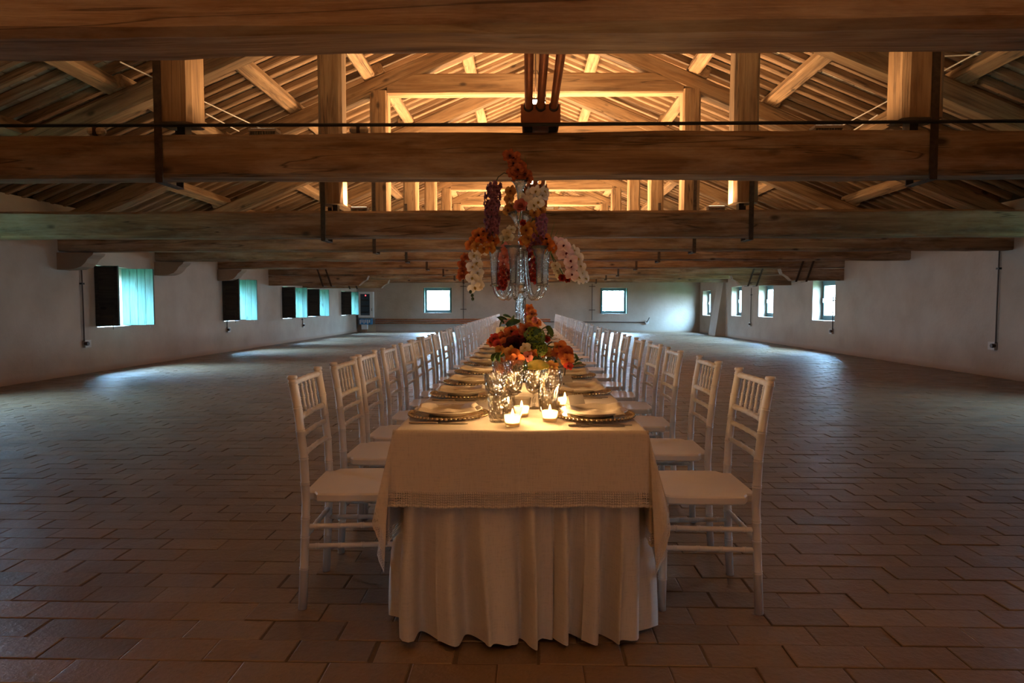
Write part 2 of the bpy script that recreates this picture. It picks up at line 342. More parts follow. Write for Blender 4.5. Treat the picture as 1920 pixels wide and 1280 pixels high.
PET = {
    'white': petal('white_petal', (0.84, 0.78, 0.70), (0.74, 0.66, 0.52), 0.35, 0.2), 'cream': petal('cream_petal', (0.76, 0.66, 0.46), (0.62, 0.52, 0.30), 0.35, 0.3),
    'pink': petal('pale_pink_petal', (0.76, 0.50, 0.53), (0.80, 0.66, 0.64), 0.35, 0.15), 'salmon': petal('salmon_petal', (0.72, 0.26, 0.20), (0.62, 0.17, 0.13)),
    'rust': petal('rust_petal', (0.50, 0.13, 0.03), (0.25, 0.035, 0.015)), 'orange': petal('orange_petal', (0.66, 0.22, 0.035), (0.50, 0.10, 0.02)),
    'amber': petal('amber_petal', (0.60, 0.30, 0.06), (0.40, 0.14, 0.03)), 'red': petal('coral_red_petal', (0.58, 0.06, 0.03), (0.32, 0.02, 0.02)),
    'burgundy': petal('burgundy_petal', (0.11, 0.012, 0.014), (0.05, 0.006, 0.008)), 'mauve': petal('mauve_petal', (0.40, 0.14, 0.19), (0.24, 0.07, 0.12)),
    'lilac': petal('lilac_pink_petal', (0.50, 0.17, 0.24), (0.28, 0.09, 0.20)), 'magenta': petal('magenta_lip', (0.30, 0.01, 0.05), (0.16, 0.005, 0.03)),
    'yellow': petal('yellow_lip', (0.62, 0.46, 0.12), (0.50, 0.30, 0.06), 0.35, 0.2), 'lime': petal('lime_green_floret', (0.24, 0.32, 0.04), (0.10, 0.17, 0.02)),
    'leaf': petal('green_leaf', (0.055, 0.105, 0.02), (0.025, 0.055, 0.012), 0.2), 'yellowleaf': petal('yellow_green_petal', (0.58, 0.42, 0.08), (0.34, 0.32, 0.06))}

def emit(name, col, strength):
    m, nt, b = new_mat(name); b.inputs['Base Color'].default_value = (*col, 1); b.inputs['Emission Color'].default_value = (*col, 1); b.inputs['Emission Strength'].default_value = strength; return m
M['flame'] = emit('candle_flame', (1.0, 0.62, 0.24), 30); M['lamp_dome'] = emit('lamp_diffuser', (1.0, 0.80, 0.55), 7.0); M['led'] = emit('red_led', (1.0, 0.05, 0.06), 6)
m, nt, b = new_mat('candle_wax'); b.inputs['Base Color'].default_value = (0.85, 0.72, 0.52, 1); b.inputs['Roughness'].default_value = 0.5
tr = N(nt, 'ShaderNodeBsdfTranslucent'); tr.inputs[0].default_value = (0.95, 0.75, 0.45, 1); mx = N(nt, 'ShaderNodeMixShader'); mx.inputs[0].default_value = 0.75
L(nt, b.outputs[0], mx.inputs[1]); L(nt, tr.outputs[0], mx.inputs[2]); L(nt, mx.outputs[0], nt.nodes['Material Output'].inputs[0]); M['wax'] = m


def beam_mesh(name, length, w, h, mat, amp=0.012, seed=0, seg=0.3, cham=0.025):
    """timber along local X, centred, hand-hewn: chamfered, slightly crooked"""
    n = max(4, int(length / seg)); b = MB(); V = []
    c = min(cham, w * 0.2, h * 0.2)
    prof = [(-w / 2 + c, -h / 2), (w / 2 - c, -h / 2), (w / 2, -h / 2 + c), (w / 2, h / 2 - c), (w / 2 - c, h / 2), (-w / 2 + c, h / 2), (-w / 2, h / 2 - c), (-w / 2, -h / 2 + c)]
    for i in range(n + 1):
        x = -length / 2 + length * i / n
        for k, (py, pz) in enumerate(prof):
            d = mnoise.noise(Vector((x * 0.8, seed * 3.1, k // 2 * 5.0))) * amp + mnoise.noise(Vector((x * 4.0, seed * 1.7, k * 3.0))) * amp * 0.45
            d2 = mnoise.noise(Vector((x * 0.9, seed * 2.3 + 50, k // 2 * 5.0))) * amp + mnoise.noise(Vector((x * 4.0, seed + 80, k * 3.0))) * amp * 0.45
            V.append((x, py + d * (1 if py > 0 else -1), pz + d2 * (1 if pz > 0 else -1)))
    Fc = [(i * 8 + (k + 1) % 8, i * 8 + k, (i + 1) * 8 + k, (i + 1) * 8 + (k + 1) % 8) for i in range(n) for k in range(8)]
    Fc += [tuple(range(8)), tuple(reversed(range(n * 8, n * 8 + 8)))]
    b.add(V, [tuple(reversed(f)) for f in Fc]); return b.mesh(name, mat)

# ================================================================== FLOOR
fl = MB().box(XL, XR, YF, YB, -0.20, -0.0035).build('floor', M['mortar'])
tag(fl, 'worn terracotta brick floor of the long attic hall', 'floor', kind='structure')
PITCH_Y, PITCH_X = 0.148, 0.284
def brick_verts(lx, ly, hz, tilt):
    a, c = 0.0035, 0.002
    x0, x1, y0, y1 = -lx / 2, lx / 2, -ly / 2, ly / 2
    low = [(x0, y0, -0.012), (x1, y0, -0.012), (x1, y1, -0.012), (x0, y1, -0.012)]
    mid = [(x0, y0, hz - c), (x1, y0, hz - c), (x1, y1, hz - c), (x0, y1, hz - c)]
    top = [(x0 + a, y0 + a, hz), (x1 - a, y0 + a, hz), (x1 - a, y1 - a, hz), (x0 + a, y1 - a, hz)]
    return [(x, y, z + (tilt[0] * x + tilt[1] * y if z > -0.01 else 0)) for x, y, z in low + mid + top]
BF = [(0, 1, 5, 4), (1, 2, 6, 5), (2, 3, 7, 6), (3, 0, 4, 7), (4, 5, 9, 8), (5, 6, 10, 9), (6, 7, 11, 10), (7, 4, 8, 11), (8, 9, 10, 11)]
def joined(name, items, mat, parent):
    """items: list of (12 verts, rnd) -> one mesh"""
    nV = len(items) * 12
    Vv = np.array([p for it in items for p in it[0]], dtype=np.float32).reshape(-1)
    base = np.array(BF, dtype=np.int32); Fa = (base[None] + (np.arange(len(items)) * 12)[:, None, None]).reshape(-1)
    me = bpy.data.meshes.new(name); nf = len(items) * 9
    me.vertices.add(nV); me.vertices.foreach_set('co', Vv); me.loops.add(nf * 4); me.loops.foreach_set('vertex_index', Fa)
    me.polygons.add(nf); me.polygons.foreach_set('loop_start', np.arange(nf, dtype=np.int32) * 4); me.update(calc_edges=True); me.shade_flat()
    at_ = me.attributes.new('rnd', 'FLOAT', 'POINT'); at_.data.foreach_set('value', np.repeat(np.array([it[1] for it in items], dtype=np.float32), 12))
    me.materials.append(mat); o = obj(name, me, parent); return tag(o, kind='stuff')
rest = []; cand = []
nrow = int((YB - YF) / PITCH_Y); ncol = int((XR - XL) / PITCH_X)
rb = random.Random(3)
for r in range(nrow):
    yc = YF + (r + 0.5) * PITCH_Y; off = (0.5 if r % 2 else 0.0) * PITCH_X + rb.uniform(-0.03, 0.03)
    for c in range(-1, ncol + 1):
        x0 = XL + c * PITCH_X + off; x1 = x0 + PITCH_X
        x0 = max(x0, XL); x1 = min(x1, XR)
        if x1 - x0 < 0.05: continue
        gap = 0.001 + (rb.uniform(0.008, 0.022) if rb.random() < 0.05 else 0.0)
        lx = x1 - x0 - gap - 0.002; ly = PITCH_Y - rb.uniform(0.001, 0.004)
        tl = (rb.uniform(-0.006, 0.006), rb.uniform(-0.010, 0.010)); hz = rb.uniform(-0.002, 0.002)
        xc = (x0 + x1) / 2; rv_ = rb.random()
        near = 1.95 < yc < 5.2 and abs(xc) < 0.78 * yc + 0.2 and not (yc > 2.35 and abs(xc) < 0.42)
        if near: cand.append((yc, xc, lx, ly, hz, tl, rv_))
        else: rest.append(([(x + xc, y + yc, z) for x, y, z in brick_verts(lx, ly, hz, tl)], rv_))
cand.sort()
def brick_mesh(nm, vs_, rv_, mat):
    me = bpy.data.meshes.new(nm); me.from_pydata(vs_, [], BF); a = me.attributes.new('rnd', 'FLOAT', 'POINT'); a.data.foreach_set('value', [rv_] * 12); me.materials.append(mat); return me
full = [brick_mesh('brick', brick_verts(PITCH_X - 0.003 - (0.012 if i % 6 == 0 else 0), PITCH_Y - 0.0025, rb.uniform(-0.002, 0.002), (rb.uniform(-0.006, 0.006), rb.uniform(-0.010, 0.010))), i / 12, M['brick']) for i in range(12)]
for i, (yc, xc, lx, ly, hz, tl, rv_) in enumerate(cand):
    if i < 300:
        me = full[rb.randrange(12)] if lx > 0.25 else brick_mesh('brick', brick_verts(lx, ly, hz, tl), rv_, M['brick'])
        obj('brick', me, fl, (xc, yc, 0))
    else: rest.append(([(x + xc, y + yc, z) for x, y, z in brick_verts(lx, ly, hz, tl)], rv_))
joined('brick_field', rest, M['brick'], fl)
gd = MB().box(-120, 120, -90, 140, -7.0, -6.5).build('ground', M['grass']); tag(gd, 'green meadow outside below the attic windows', 'ground', kind='structure')

# ================================================================== WALLS AND WINDOWS
WT = 0.5; ZW = 2.86
left_w = [(7.0, 8.05, 0.80, 1.90), (12.15, 13.2, 0.80, 1.92), (17.30, 18.3, 0.79, 1.90), (21.53, 22.5, 0.78, 1.80), (24.05, 25.0, 0.80, 1.80), (28.43, 29.4, 0.79, 1.80)]
right_w = [(6.8, 7.7, 0.80, 1.86), (17.5, 18.85, 0.80, 1.86), (21.85, 23.2, 0.82, 1.86), (25.05, 26.25, 0.81, 1.90), (29.25, 30.5, 0.77, 1.84)]
back_w = [(-4.70, -3.42, 0.87, 2.01), (3.32, 4.54, 0.83, 1.99)]
def wall(name, label, a0, a1, openings, z1, place):
    b = MB(); cur = a0
    for (o0, o1, z0, zt) in sorted(openings):
        place(b, cur, o0, -0.2, z1); place(b, o0, o1, -0.2, z0); place(b, o0, o1, zt, z1); cur = o1
    place(b, cur, a1, -0.2, z1); return b, name, label
b, n_, l_ = wall('wall_left', '', YF, YB + WT, left_w, ZW, lambda b, a, c, z0, z1: b.box(XL - WT, XL, a, c, z0, z1))
wall_l = b.build('wall_left', M['plaster']); tag(wall_l, 'white plaster side wall with green shuttered windows', 'wall', kind='structure')
b, n_, l_ = wall('wall_right', '', YF, YB + WT, right_w, ZW + 0.02, lambda b, a, c, z0, z1: b.box(XR, XR + WT, a, c, z0, z1))
# plaster buttress between the last two windows, leaning out towards its foot
wall_r = b.build('wall_right', M['plaster']); tag(wall_r, 'white plaster side wall with bare unshuttered windows', 'wall', kind='structure')
b = MB()
b.add([(XR, 27.0, 0), (XR, 28.2, 0), (XR - 0.38, 28.1, 0), (XR - 0.38, 27.1, 0), (XR, 27.05, 2.1), (XR, 28.0, 2.1), (XR - 0.08, 27.95, 2.1), (XR - 0.08, 27.1, 2.1)],
      [(0, 1, 2, 3), (7, 6, 5, 4), (3, 2, 6, 7), (0, 3, 7, 4), (2, 1, 5, 6), (1, 0, 4, 5)])
tag(b.build('trim_1', M['plaster']), 'sloping plaster buttress between the last two bare windows', 'buttress', kind='structure')
b, n_, l_ = wall('wall_back', '', XL, XR, back_w, ZW, lambda b, a, c, z0, z1: b.box(a, c, YB, YB + WT, z0, z1))
zr = z_joist(XC) + 0.17
def gable(b, y0, y1):
    za, zc_ = zr - SLOPE * (XC - XL), zr - SLOPE * (XR - XC)
    q = [(XL, ZW), (XR, ZW), (XR, zc_), (XC, zr), (XL, za)]
    b.add([(x, y0, z) for x, z in q] + [(x, y1, z) for x, z in q], [(0, 1, 2, 3, 4), (9, 8, 7, 6, 5)] + [((i + 1) % 5, i, i + 5, (i + 1) % 5 + 5) for i in range(5)])
gable(b, YB, YB + WT)
wall_b = b.build('wall_back', M['plaster']); tag(wall_b, 'white plaster end wall with two small windows', 'wall', kind='structure')
front_fill_w = [(3.3, 3.9, 1.2, 1.7)]  # unseen opening, added and sized to bring neutral daylight onto the tablecloth
b, n_, l_ = wall('wall_front', '', XL, XR, front_fill_w, ZW, lambda b, a, c, z0, z1: b.box(a, c, YF - WT, YF, z0, z1)); gable(b, YF - WT, YF)
tag(b.build('wall_front', M['plaster']), 'white plaster gable wall opposite the window end', 'wall', kind='structure')

def portal(loc, rot, sx, sy):
    ld = bpy.data.lights.new('sky_portal', 'AREA'); ld.shape = 'RECTANGLE'; ld.size = sx; ld.size_y = sy; ld.energy = 1.0
    ld.cycles.is_portal = True; o = bpy.data.objects.new('sky_portal', ld); C.objects.link(o); o.location = loc; o.rotation_euler = rot; return o
def frame_parts(w, h, parent, M4, mull=True):
    """window sash in local xz plane centred at origin (x width, z height)"""
    t = 0.075; b = MB(); b.box(-w / 2, -w / 2 + t, -0.03, 0.03, -h / 2, h / 2); b.box(w / 2 - t, w / 2, -0.03, 0.03, -h / 2, h / 2)
    b.box(-w / 2 + t, w / 2 - t, -0.03, 0.03, -h / 2, -h / 2 + t); b.box(-w / 2 + t, w / 2 - t, -0.03, 0.03, h / 2 - t, h / 2)
    s_ = 0.055; a = w / 2 - t; c = h / 2 - t
    b2 = MB(); b2.box(-a, -a + s_, -0.045, 0.02, -c, c); b2.box(a - s_, a, -0.045, 0.02, -c, c); b2.box(-a + s_, a - s_, -0.045, 0.02, -c, -c + s_); b2.box(-a + s_, a - s_, -0.045, 0.02, c - s_, c)
    pane = MB().box(-a + s_, a - s_, -0.003, 0.003, -c + s_, c - s_)
    hd = MB().box(-a + 0.012, -a + 0.04, -0.07, -0.045, -0.06, 0.06)
    for nm, bb, mt in (('window_frame', b, M['frame_blue']), ('sash', b2, M['frame_blue']), ('window_pane', pane, M['pane']), ('window_handle', hd, M['ivory_plastic'])):
        me = bb.mesh(nm, mt); me.transform(M4); obj(nm, me, parent)
def shutter(parent, width, h, hinge, zc, direction, lit_mat, panel_mat, faces_y):
    """open shutter leaf standing out from the wall: planks on one face, panelled battens on the other"""
    root = obj('shutter', None, parent, (hinge[0], hinge[1], zc))
    n = 4 if width > 0.44 else 3; pw = width / n
    for i in range(n):
        hh = h / 2 - rnd.uniform(0, 0.02)
        b = MB().box(*(sorted((direction * (i * pw + 0.003), direction * ((i + 1) * pw - 0.003)))), -0.012, 0.012, -hh, h / 2 - rnd.uniform(0, 0.006))
        me = b.mesh('plank', [lit_mat]); me.transform(Matrix.Rotation(0, 4, 'Z')); obj('plank', me, root)
    for zz in (-h * 0.42, -h * 0.08, h * 0.42):
        obj('batten', MB().box(*sorted((direction * 0.01, direction * (width - 0.01))), faces_y * 0.012 if faces_y > 0 else -0.032, 0.032 if faces_y > 0 else -0.012, zz - 0.05, zz + 0.05).mesh('batten', panel_mat), root)
    for xx in (0.03, width - 0.035):
        obj('stile', MB().box(*sorted((direction * (xx - 0.03), direction * (xx + 0.03))), 0.012 if faces_y > 0 else -0.034, 0.034 if faces_y > 0 else -0.012, -h / 2 + 0.01, h / 2 - 0.01).mesh('stile', panel_mat), root)
    obj('bolt', MB().tube([(direction * (width - 0.1), faces_y * 0.04, -h / 2 - 0.05), (direction * (width - 0.1), faces_y * 0.04, -h / 2 + 0.2)], 0.006, 6).mesh('bolt', M['iron']), root)
    return root
def backing(root, width, h, direction, faces_y, mat):
    obj('panel', MB().box(*sorted((direction * 0.06, direction * (width - 0.065))), 0.0125 if faces_y > 0 else -0.018, 0.018 if faces_y > 0 else -0.0125, -h / 2 + 0.02, h / 2 - 0.02).mesh('panel', mat), root)  # dark sheet over the teal planks, standing in for shade
wi = 0
for k, (y0, y1, z0, z1) in enumerate(left_w):
    wi += 1; w, h = y1 - y0, z1 - z0; yc, zc = (y0 + y1) / 2, (z0 + z1) / 2
    root = obj('window_%d' % wi, None, None, (XL - 0.36, yc, z0)); 
    vis = k
    tag(root, ('window with teal wooden shutters, one face coloured dark as in shade, %s of five along the shutter wall from the candlelit table end' % WORDS[vis - 1]) if vis >= 1 else 'wide blue-grey window in the shutter wall level with the eighth chair', 'window', None, 'structure')
    M4 = Matrix.Translation((0, 0, h / 2)) @ Matrix.Rotation(PI / 2, 4, 'Z')
    frame_parts(w, h, root, M4)
    sh = h - 0.03
    if vis < 1:
        portal((XL - 0.42, yc, zc), (0, -PI / 2, 0), h, w); continue
    s1 = shutter(root, 0.42, sh, (0.365, -w / 2 - 0.014), h / 2, 1, M['teal'], M['shaded_wood'], -1); backing(s1, 0.42, sh, 1, -1, M['shaded_wood'])
    s2 = shutter(root, 0.62, sh, (0.225, w / 2 - 0.036), h / 2, 1, M['teal'], M['shaded_wood'], 1)
    portal((XL - 0.42, yc, zc), (0, -PI / 2, 0), h, w)
for k, (y0, y1, z0, z1) in enumerate(right_w):
    wi += 1; w, h = y1 - y0, z1 - z0; yc, zc = (y0 + y1) / 2, (z0 + z1) / 2
    root = obj('window_%d' % wi, None, None, (XR + 0.30, yc, z0)); vis = k
    tag(root, ('bare blue-grey framed window, %s of four along the unshuttered wall from the candlelit table end' % WORDS[vis - 1]) if vis >= 1 else 'bare blue-grey framed window in the side wall level with the seventh chair', 'window', None, 'structure')
    frame_parts(w, h, root, Matrix.Translation((0, 0, h / 2)) @ Matrix.Rotation(-PI / 2, 4, 'Z'))
    portal((XR + 0.42, yc, zc), (0, PI / 2, 0), h, w)
for k, (x0, x1, z0, z1) in enumerate(back_w):
    wi += 1; w, h = x1 - x0, z1 - z0
    root = obj('window_%d' % wi, None, None, ((x0 + x1) / 2, YB + 0.30, z0))
    tag(root, ['square blue-grey window in the end wall, beside the electrical cabinet', 'square blue-grey window in the end wall, above the thin single conduit'][k], 'window', None, 'structure')
    frame_parts(w, h, root, Matrix.Translation((0, 0, h / 2)))
    for sx in (-1, 1):
        s1 = obj('shutter', MB().box(-0.018, 0.018, -0.30 if k == 0 else -0.34, -0.02, 0.01, h - 0.01).mesh('shutter', M['teal']), root, (sx * (w / 2 - 0.024), 0, 0))
    portal(((x0 + x1) / 2, YB + 0.42, (z0 + z1) / 2), (-PI / 2, 0, 0), w, h)

for k, (x0, x1, z0, z1) in enumerate(front_fill_w):
    wi += 1; w, h = x1 - x0, z1 - z0
    root = obj('window_%d' % wi, None, None, ((x0 + x1) / 2, YF - 0.30, z0))
    tag(root, 'small added blue-grey window in the gable wall, giving fill daylight to the candlelit table end', 'window', None, 'structure')
    frame_parts(w, h, root, Matrix.Translation((0, 0, h / 2)) @ Matrix.Rotation(PI, 4, 'Z'))
    portal(((x0 + x1) / 2, YF - 0.42, (z0 + z1) / 2), (PI / 2, 0, 0), w, h)

# ================================================================== ROOF
ceil = MB()
ridge_z = z_joist(XC) + 0.16
ov = 0.45
xa, xb = XL - WT, XR + WT
ceil.add([(xa, YF - WT, ridge_z - SLOPE * (XC - xa)), (XC, YF - WT, ridge_z), (xb, YF - WT, ridge_z - SLOPE * (xb - XC)), (xa, YB + WT, ridge_z - SLOPE * (XC - xa)), (XC, YB + WT, ridge_z), (xb, YB + WT, ridge_z - SLOPE * (xb - XC))] +
         [(xa, YF - WT, ridge_z + 0.1 - SLOPE * (XC - xa)), (XC, YF - WT, ridge_z + 0.1), (xb, YF - WT, ridge_z + 0.1 - SLOPE * (xb - XC)), (xa, YB + WT, ridge_z + 0.1 - SLOPE * (XC - xa)), (XC, YB + WT, ridge_z + 0.1), (xb, YB + WT, ridge_z + 0.1 - SLOPE * (xb - XC))],
         [(0, 1, 4, 3), (1, 2, 5, 4), (9, 10, 7, 6), (10, 11, 8, 7), (0, 3, 9, 6), (2, 8, 11, 5), (0, 6, 7, 1), (1, 7, 8, 2), (3, 4, 10, 9), (4, 5, 11, 10)])
ceil = ceil.build('ceiling', M['mortar']); tag(ceil, 'pitched roof of whitewashed tiles on timber joists', 'ceiling', kind='structure')
JW, JH, JP = 0.095, 0.10, 0.31
side_len = {-1: (XC - XL + 0.05) / math.cos(ANG), 1: (XR - XC + 0.05) / math.cos(ANG)}
jm = {s: [beam_mesh('joist', side_len[s], JW, JH, M['joist'], 0.008, i + 20, 0.7, 0.015) for i in range(5)] for s in (-1, 1)}
rj = random.Random(5); njoist = int((YB - YF) / JP)
for s in (-1, 1):
    for i in range(njoist):
        y = YF + (i + 0.5) * JP + rj.uniform(-0.02, 0.02); ln = side_len[s]
        cx = XC + s * ln / 2 * math.cos(ANG); cz = z_joist(XC) - ln / 2 * math.sin(ANG) + JH / 2 / math.cos(ANG)
        obj('joist', jm[s][rj.randrange(5)], ceil, (cx, y, cz), (0, s * ANG, rj.uniform(-0.003, 0.003)))
# tiles lying on the joists
TS = 0.165; tiles = []; near_t = []
for s in (-1, 1):
    nt_ = int(side_len[s] / TS)
    for i in range(njoist):
        y = YF + (i + 1.0) * JP
        if y > YB - 0.1: continue
        for k in range(nt_):
            d = (k + 0.5) * TS; x = XC + s * d * math.cos(ANG); z = z_joist(XC) - d * math.sin(ANG) + (JH + 0.012) / math.cos(ANG)
            q = (y, abs(x)); px_ok = 5.4 < y < 10.8 and abs(x) < 0.76 * y
            it = (x, y, z, s, rj.random(), rj.uniform(-0.012, 0.012), rj.uniform(-0.03, 0.03))
            zz = z - CAM.z; vpx = 573 - zz / y * F_PX
            (near_t if (px_ok and 95 < vpx < 250) else tiles).append(it)
near_t.sort(key=lambda t: t[1])
tiles += near_t[300:]; near_t = near_t[:300]
def tile_local():
    return [(x, y, -z) for x, y, z in brick_verts(TS - 0.006, JP - 0.012, 0.006, (0, 0))]
TL = tile_local(); TLnp = [Vector(p) for p in TL]
def tile_mat(it):
    x, y, z, s, r_, dz_, tw = it
    return Matrix.Translation((x, y, z + dz_ * 0.5)) @ Matrix.Rotation(s * ANG + tw, 4, 'Y')
TFLIP = [tuple(reversed(f)) for f in BF]
tme = []
for i in range(8):
    me = bpy.data.meshes.new('roof_tile'); me.from_pydata(TL, [], TFLIP); a = me.attributes.new('rnd', 'FLOAT', 'POINT'); a.data.foreach_set('value', [i / 8] * 12); me.materials.append(M['tile']); tme.append(me)
for it in near_t:
    o = obj('roof_tile', tme[rj.randrange(8)], ceil); o.matrix_local = tile_mat(it)
joined('roof_tile_field', [([tuple(tile_mat(it) @ p) for p in TLnp], it[4]) for it in tiles], M['tile'], ceil)

TRUSS_Y = [-6.3, -3.4, -0.5, 2.48, 5.22, 8.5, 11.3, 14.25, 17.15, 20.5, 23.6, 26.9]
TRUSS_Z = [2.10, 2.10, 2.10, 2.115, 2.145, 2.025, 2.085, 2.12, 2.115, 2.10, 2.10, 2.10]
PUR = [1.15, 2.62, 3.85, 5.15, 6.5]
edges_y = [YF] + TRUSS_Y + [YB]
for s in (-1, 1):
    for q, X in enumerate(PUR):
        for i in range(len(edges_y) - 1):
            y0, y1 = edges_y[i] - (0.15 if i else 0), edges_y[i + 1] + (0.15 if i < len(edges_y) - 2 else 0)
            me = beam_mesh('purlin', y1 - y0, 0.20, 0.165, M['rafter'], 0.010, i * 7 + q + (s > 0) * 50)
            x = XC + s * (X + rj.uniform(-0.08, 0.08)); z = z_joist(x) - 0.0825 / math.cos(ANG)
            o = obj('purlin', me, ceil); o.matrix_local = Matrix.Translation((x, (y0 + y1) / 2, z)) @ Matrix.Rotation(s * ANG, 4, 'Y') @ Matrix.Rotation(PI / 2, 4, 'Z')
for i in range(len(edges_y) - 1):
    me = beam_mesh('ridge_beam', edges_y[i + 1] - edges_y[i], 0.18, 0.2, M['rafter'], 0.01, i + 400)
    obj('ridge_beam', me, ceil, (XC, (edges_y[i] + edges_y[i + 1]) / 2, z_joist(XC) - 0.13), (0, 0, PI / 2))

# ================================================================== TRUSSES
TW, THH = 0.26, 0.325
def make_truss(i, y, zb):
    QP = 2.76 if i == 4 else 2.52
    nth = len(TRUSS_Y) - 1 - i
    root = thing('roof_truss', 'heavy old timber roof truss, %s from the end wall with two windows' % WORDS[nth], 'truss', (0, y, zb), group='roof trusses across the hall')
    ln = XR - XL
    obj('tie_beam', beam_mesh('tie_beam', ln, TW, THH, M['beam'], 0.016, i * 11 + 1, 0.2, 0.03), root, ((XL + XR) / 2, 0, THH / 2))
    for s in (-1, 1):
        xe = XL if s < 0 else XR
        run = abs(xe - XC) - 0.02; lr = run / math.cos(ANG)
        cx = XC + s * run / 2
        o = obj('rafter', beam_mesh('rafter', lr, 0.24, 0.25, M['rafter'], 0.012, i * 13 + s + 3, 0.3), root, (cx, 0, z_rafter(cx) - zb + 0.125 / math.cos(ANG)), (0, s * ANG, 0))
        xq = XC + s * QP; zt = z_rafter(xq) + 0.02; z0 = zb + THH + 0.085
        obj('queen_post', beam_mesh('queen_post', zt - z0, 0.27, 0.29, M['rafter'], 0.012, i * 17 + s + 6, 0.25, 0.035), root, (xq, 0, (zt + z0) / 2 - zb), (0, PI / 2, 0))
        st = MB(); xs = -0.10 * s if s < 0 else 0.03
        xs = -0.09 if s < 0 else 0.06; hw = 0.027; yf = TW / 2 + 0.017; zs = z0 - zb + 0.75
        st.box(xs - hw, xs + hw, -yf - 0.012, -yf, -0.03, zs); st.box(xs - hw, xs + hw, yf, yf + 0.012, -0.03, zs); st.box(xs - hw, xs + hw, -yf - 0.012, yf + 0.012, -0.042, -0.03)
        obj('iron_strap', st.mesh('iron_strap', M['iron']), root, (xq, 0, 0))
        obj('peg', MB().box(-0.03, 0.03, -0.05, 0.05, -0.005, 0.09).mesh('peg', M['black']), root, (xq + 0.03 * -s, 0, THH - 0.0))
    obj('straining_beam', beam_mesh('straining_beam', 2 * QP - 0.27, 0.23, 0.33, M['rafter'], 0.012, i * 19 + 9, 0.3), root, (XC, 0, 4.60 - zb + 0.165))
    zk0 = 4.93; zk1 = z_rafter(XC) + 0.2
    obj('king_post', beam_mesh('king_post', zk1 - zk0, 0.2, 0.2, M['rafter'], 0.008, i + 300), root, (XC, 0, (zk0 + zk1) / 2 - zb), (0, PI / 2, 0))
    return root
for i, (y, zb) in enumerate(zip(TRUSS_Y, TRUSS_Z)): make_truss(i, y, zb)

# plaster corbels under three beam ends, timber bolsters further on
def corbel(y, zb, n):
    pr = [(0, 0), (0.62, 0), (0.60, -0.04), (0.52, -0.10), (0.47, -0.17), (0.40, -0.23), (0.28, -0.27), (0, -0.28)]
    b = MB(); k = len(pr); V = [(x, yy, z) for yy in (-0.16, 0.16) for x, z in pr]
    b.add(V, [tuple(range(k)), tuple(reversed(range(k, 2 * k)))] + [(j, k + j, k + (j + 1) % k, (j + 1) % k) for j in range(k)])
    o = b.build('plaster_corbel', M['plaster'], loc=(XL, y, zb - 0.02))
    tag(o, 'rounded white plaster corbel under a beam end, %s along the shutter wall' % WORDS[n], 'corbel', 'plaster corbels on the shutter wall')
for n, i in enumerate((6, 7, 8)): corbel(TRUSS_Y[i], TRUSS_Z[i], n)
def bolster(i, side, ln, label):
    y, zb = TRUSS_Y[i], TRUSS_Z[i]; h = 0.29; xe = XL if side < 0 else XR
    root = thing('timber_bolster', label, 'bolster', (xe - side * ln / 2, y, zb - 0.015 - h / 2), group='timber bolsters strapped under beam ends')
    b = MB(); pr = [(ln / 2, h / 2), (ln / 2, -h / 2), (-ln / 2 + 0.28, -h / 2), (-ln / 2 + 0.18, -h / 2 + 0.10), (-ln / 2 + 0.05, -h / 2 + 0.17), (-ln / 2, h / 2)]
    pr = [(x * side, z) for x, z in pr]
    if side > 0: pr.reverse()
    k = len(pr); V = [(x, yy, z) for yy in (-0.12, 0.12) for x, z in pr]
    b.add(V, [tuple(range(k)), tuple(reversed(range(k, 2 * k)))] + [(j, k + j, k + (j + 1) % k, (j + 1) % k) for j in range(k)])
    me = b.mesh('bolster_beam', M['beam']); obj('bolster_beam', me, root)
    for x in ((0.15, 0.4) if ln > 1.3 else (0.1,)):
        b = MB(); sl = 0.22 * side
        b.add([(-side * x - 0.025 + sl, -0.15, 0.5), (-side * x + 0.025 + sl, -0.15, 0.5), (-side * x + 0.025, -0.15, -h / 2 - 0.02), (-side * x - 0.025, -0.15, -h / 2 - 0.02),
               (-side * x - 0.025 + sl, -0.138, 0.5), (-side * x + 0.025 + sl, -0.138, 0.5), (-side * x + 0.025, -0.138, -h / 2 - 0.02), (-side * x - 0.025, -0.138, -h / 2 - 0.02)],
              [(0, 1, 2, 3), (7, 6, 5, 4), (0, 4, 5, 1), (1, 5, 6, 2), (2, 6, 7, 3), (3, 7, 4, 0)])
        obj('iron_strap', b.mesh('iron_strap', M['iron']), root)
        obj('iron_strap', MB().box(-side * x - 0.025, -side * x + 0.025, -0.15, 0.15, -h / 2 - 0.032, -h / 2 - 0.02).mesh('iron_strap', M['iron']), root)
bolster(9, -1, 3.0, 'long timber bolster strapped under a beam end above the third shuttered window')
bolster(10, -1, 3.0, 'long timber bolster strapped under a beam end near the electrical cabinet')
bolster(8, 1, 1.55, 'short dark timber bolster over the bare window nearest the table end')
bolster(9, 1, 1.75, 'pale rounded timber bolster between bare windows')

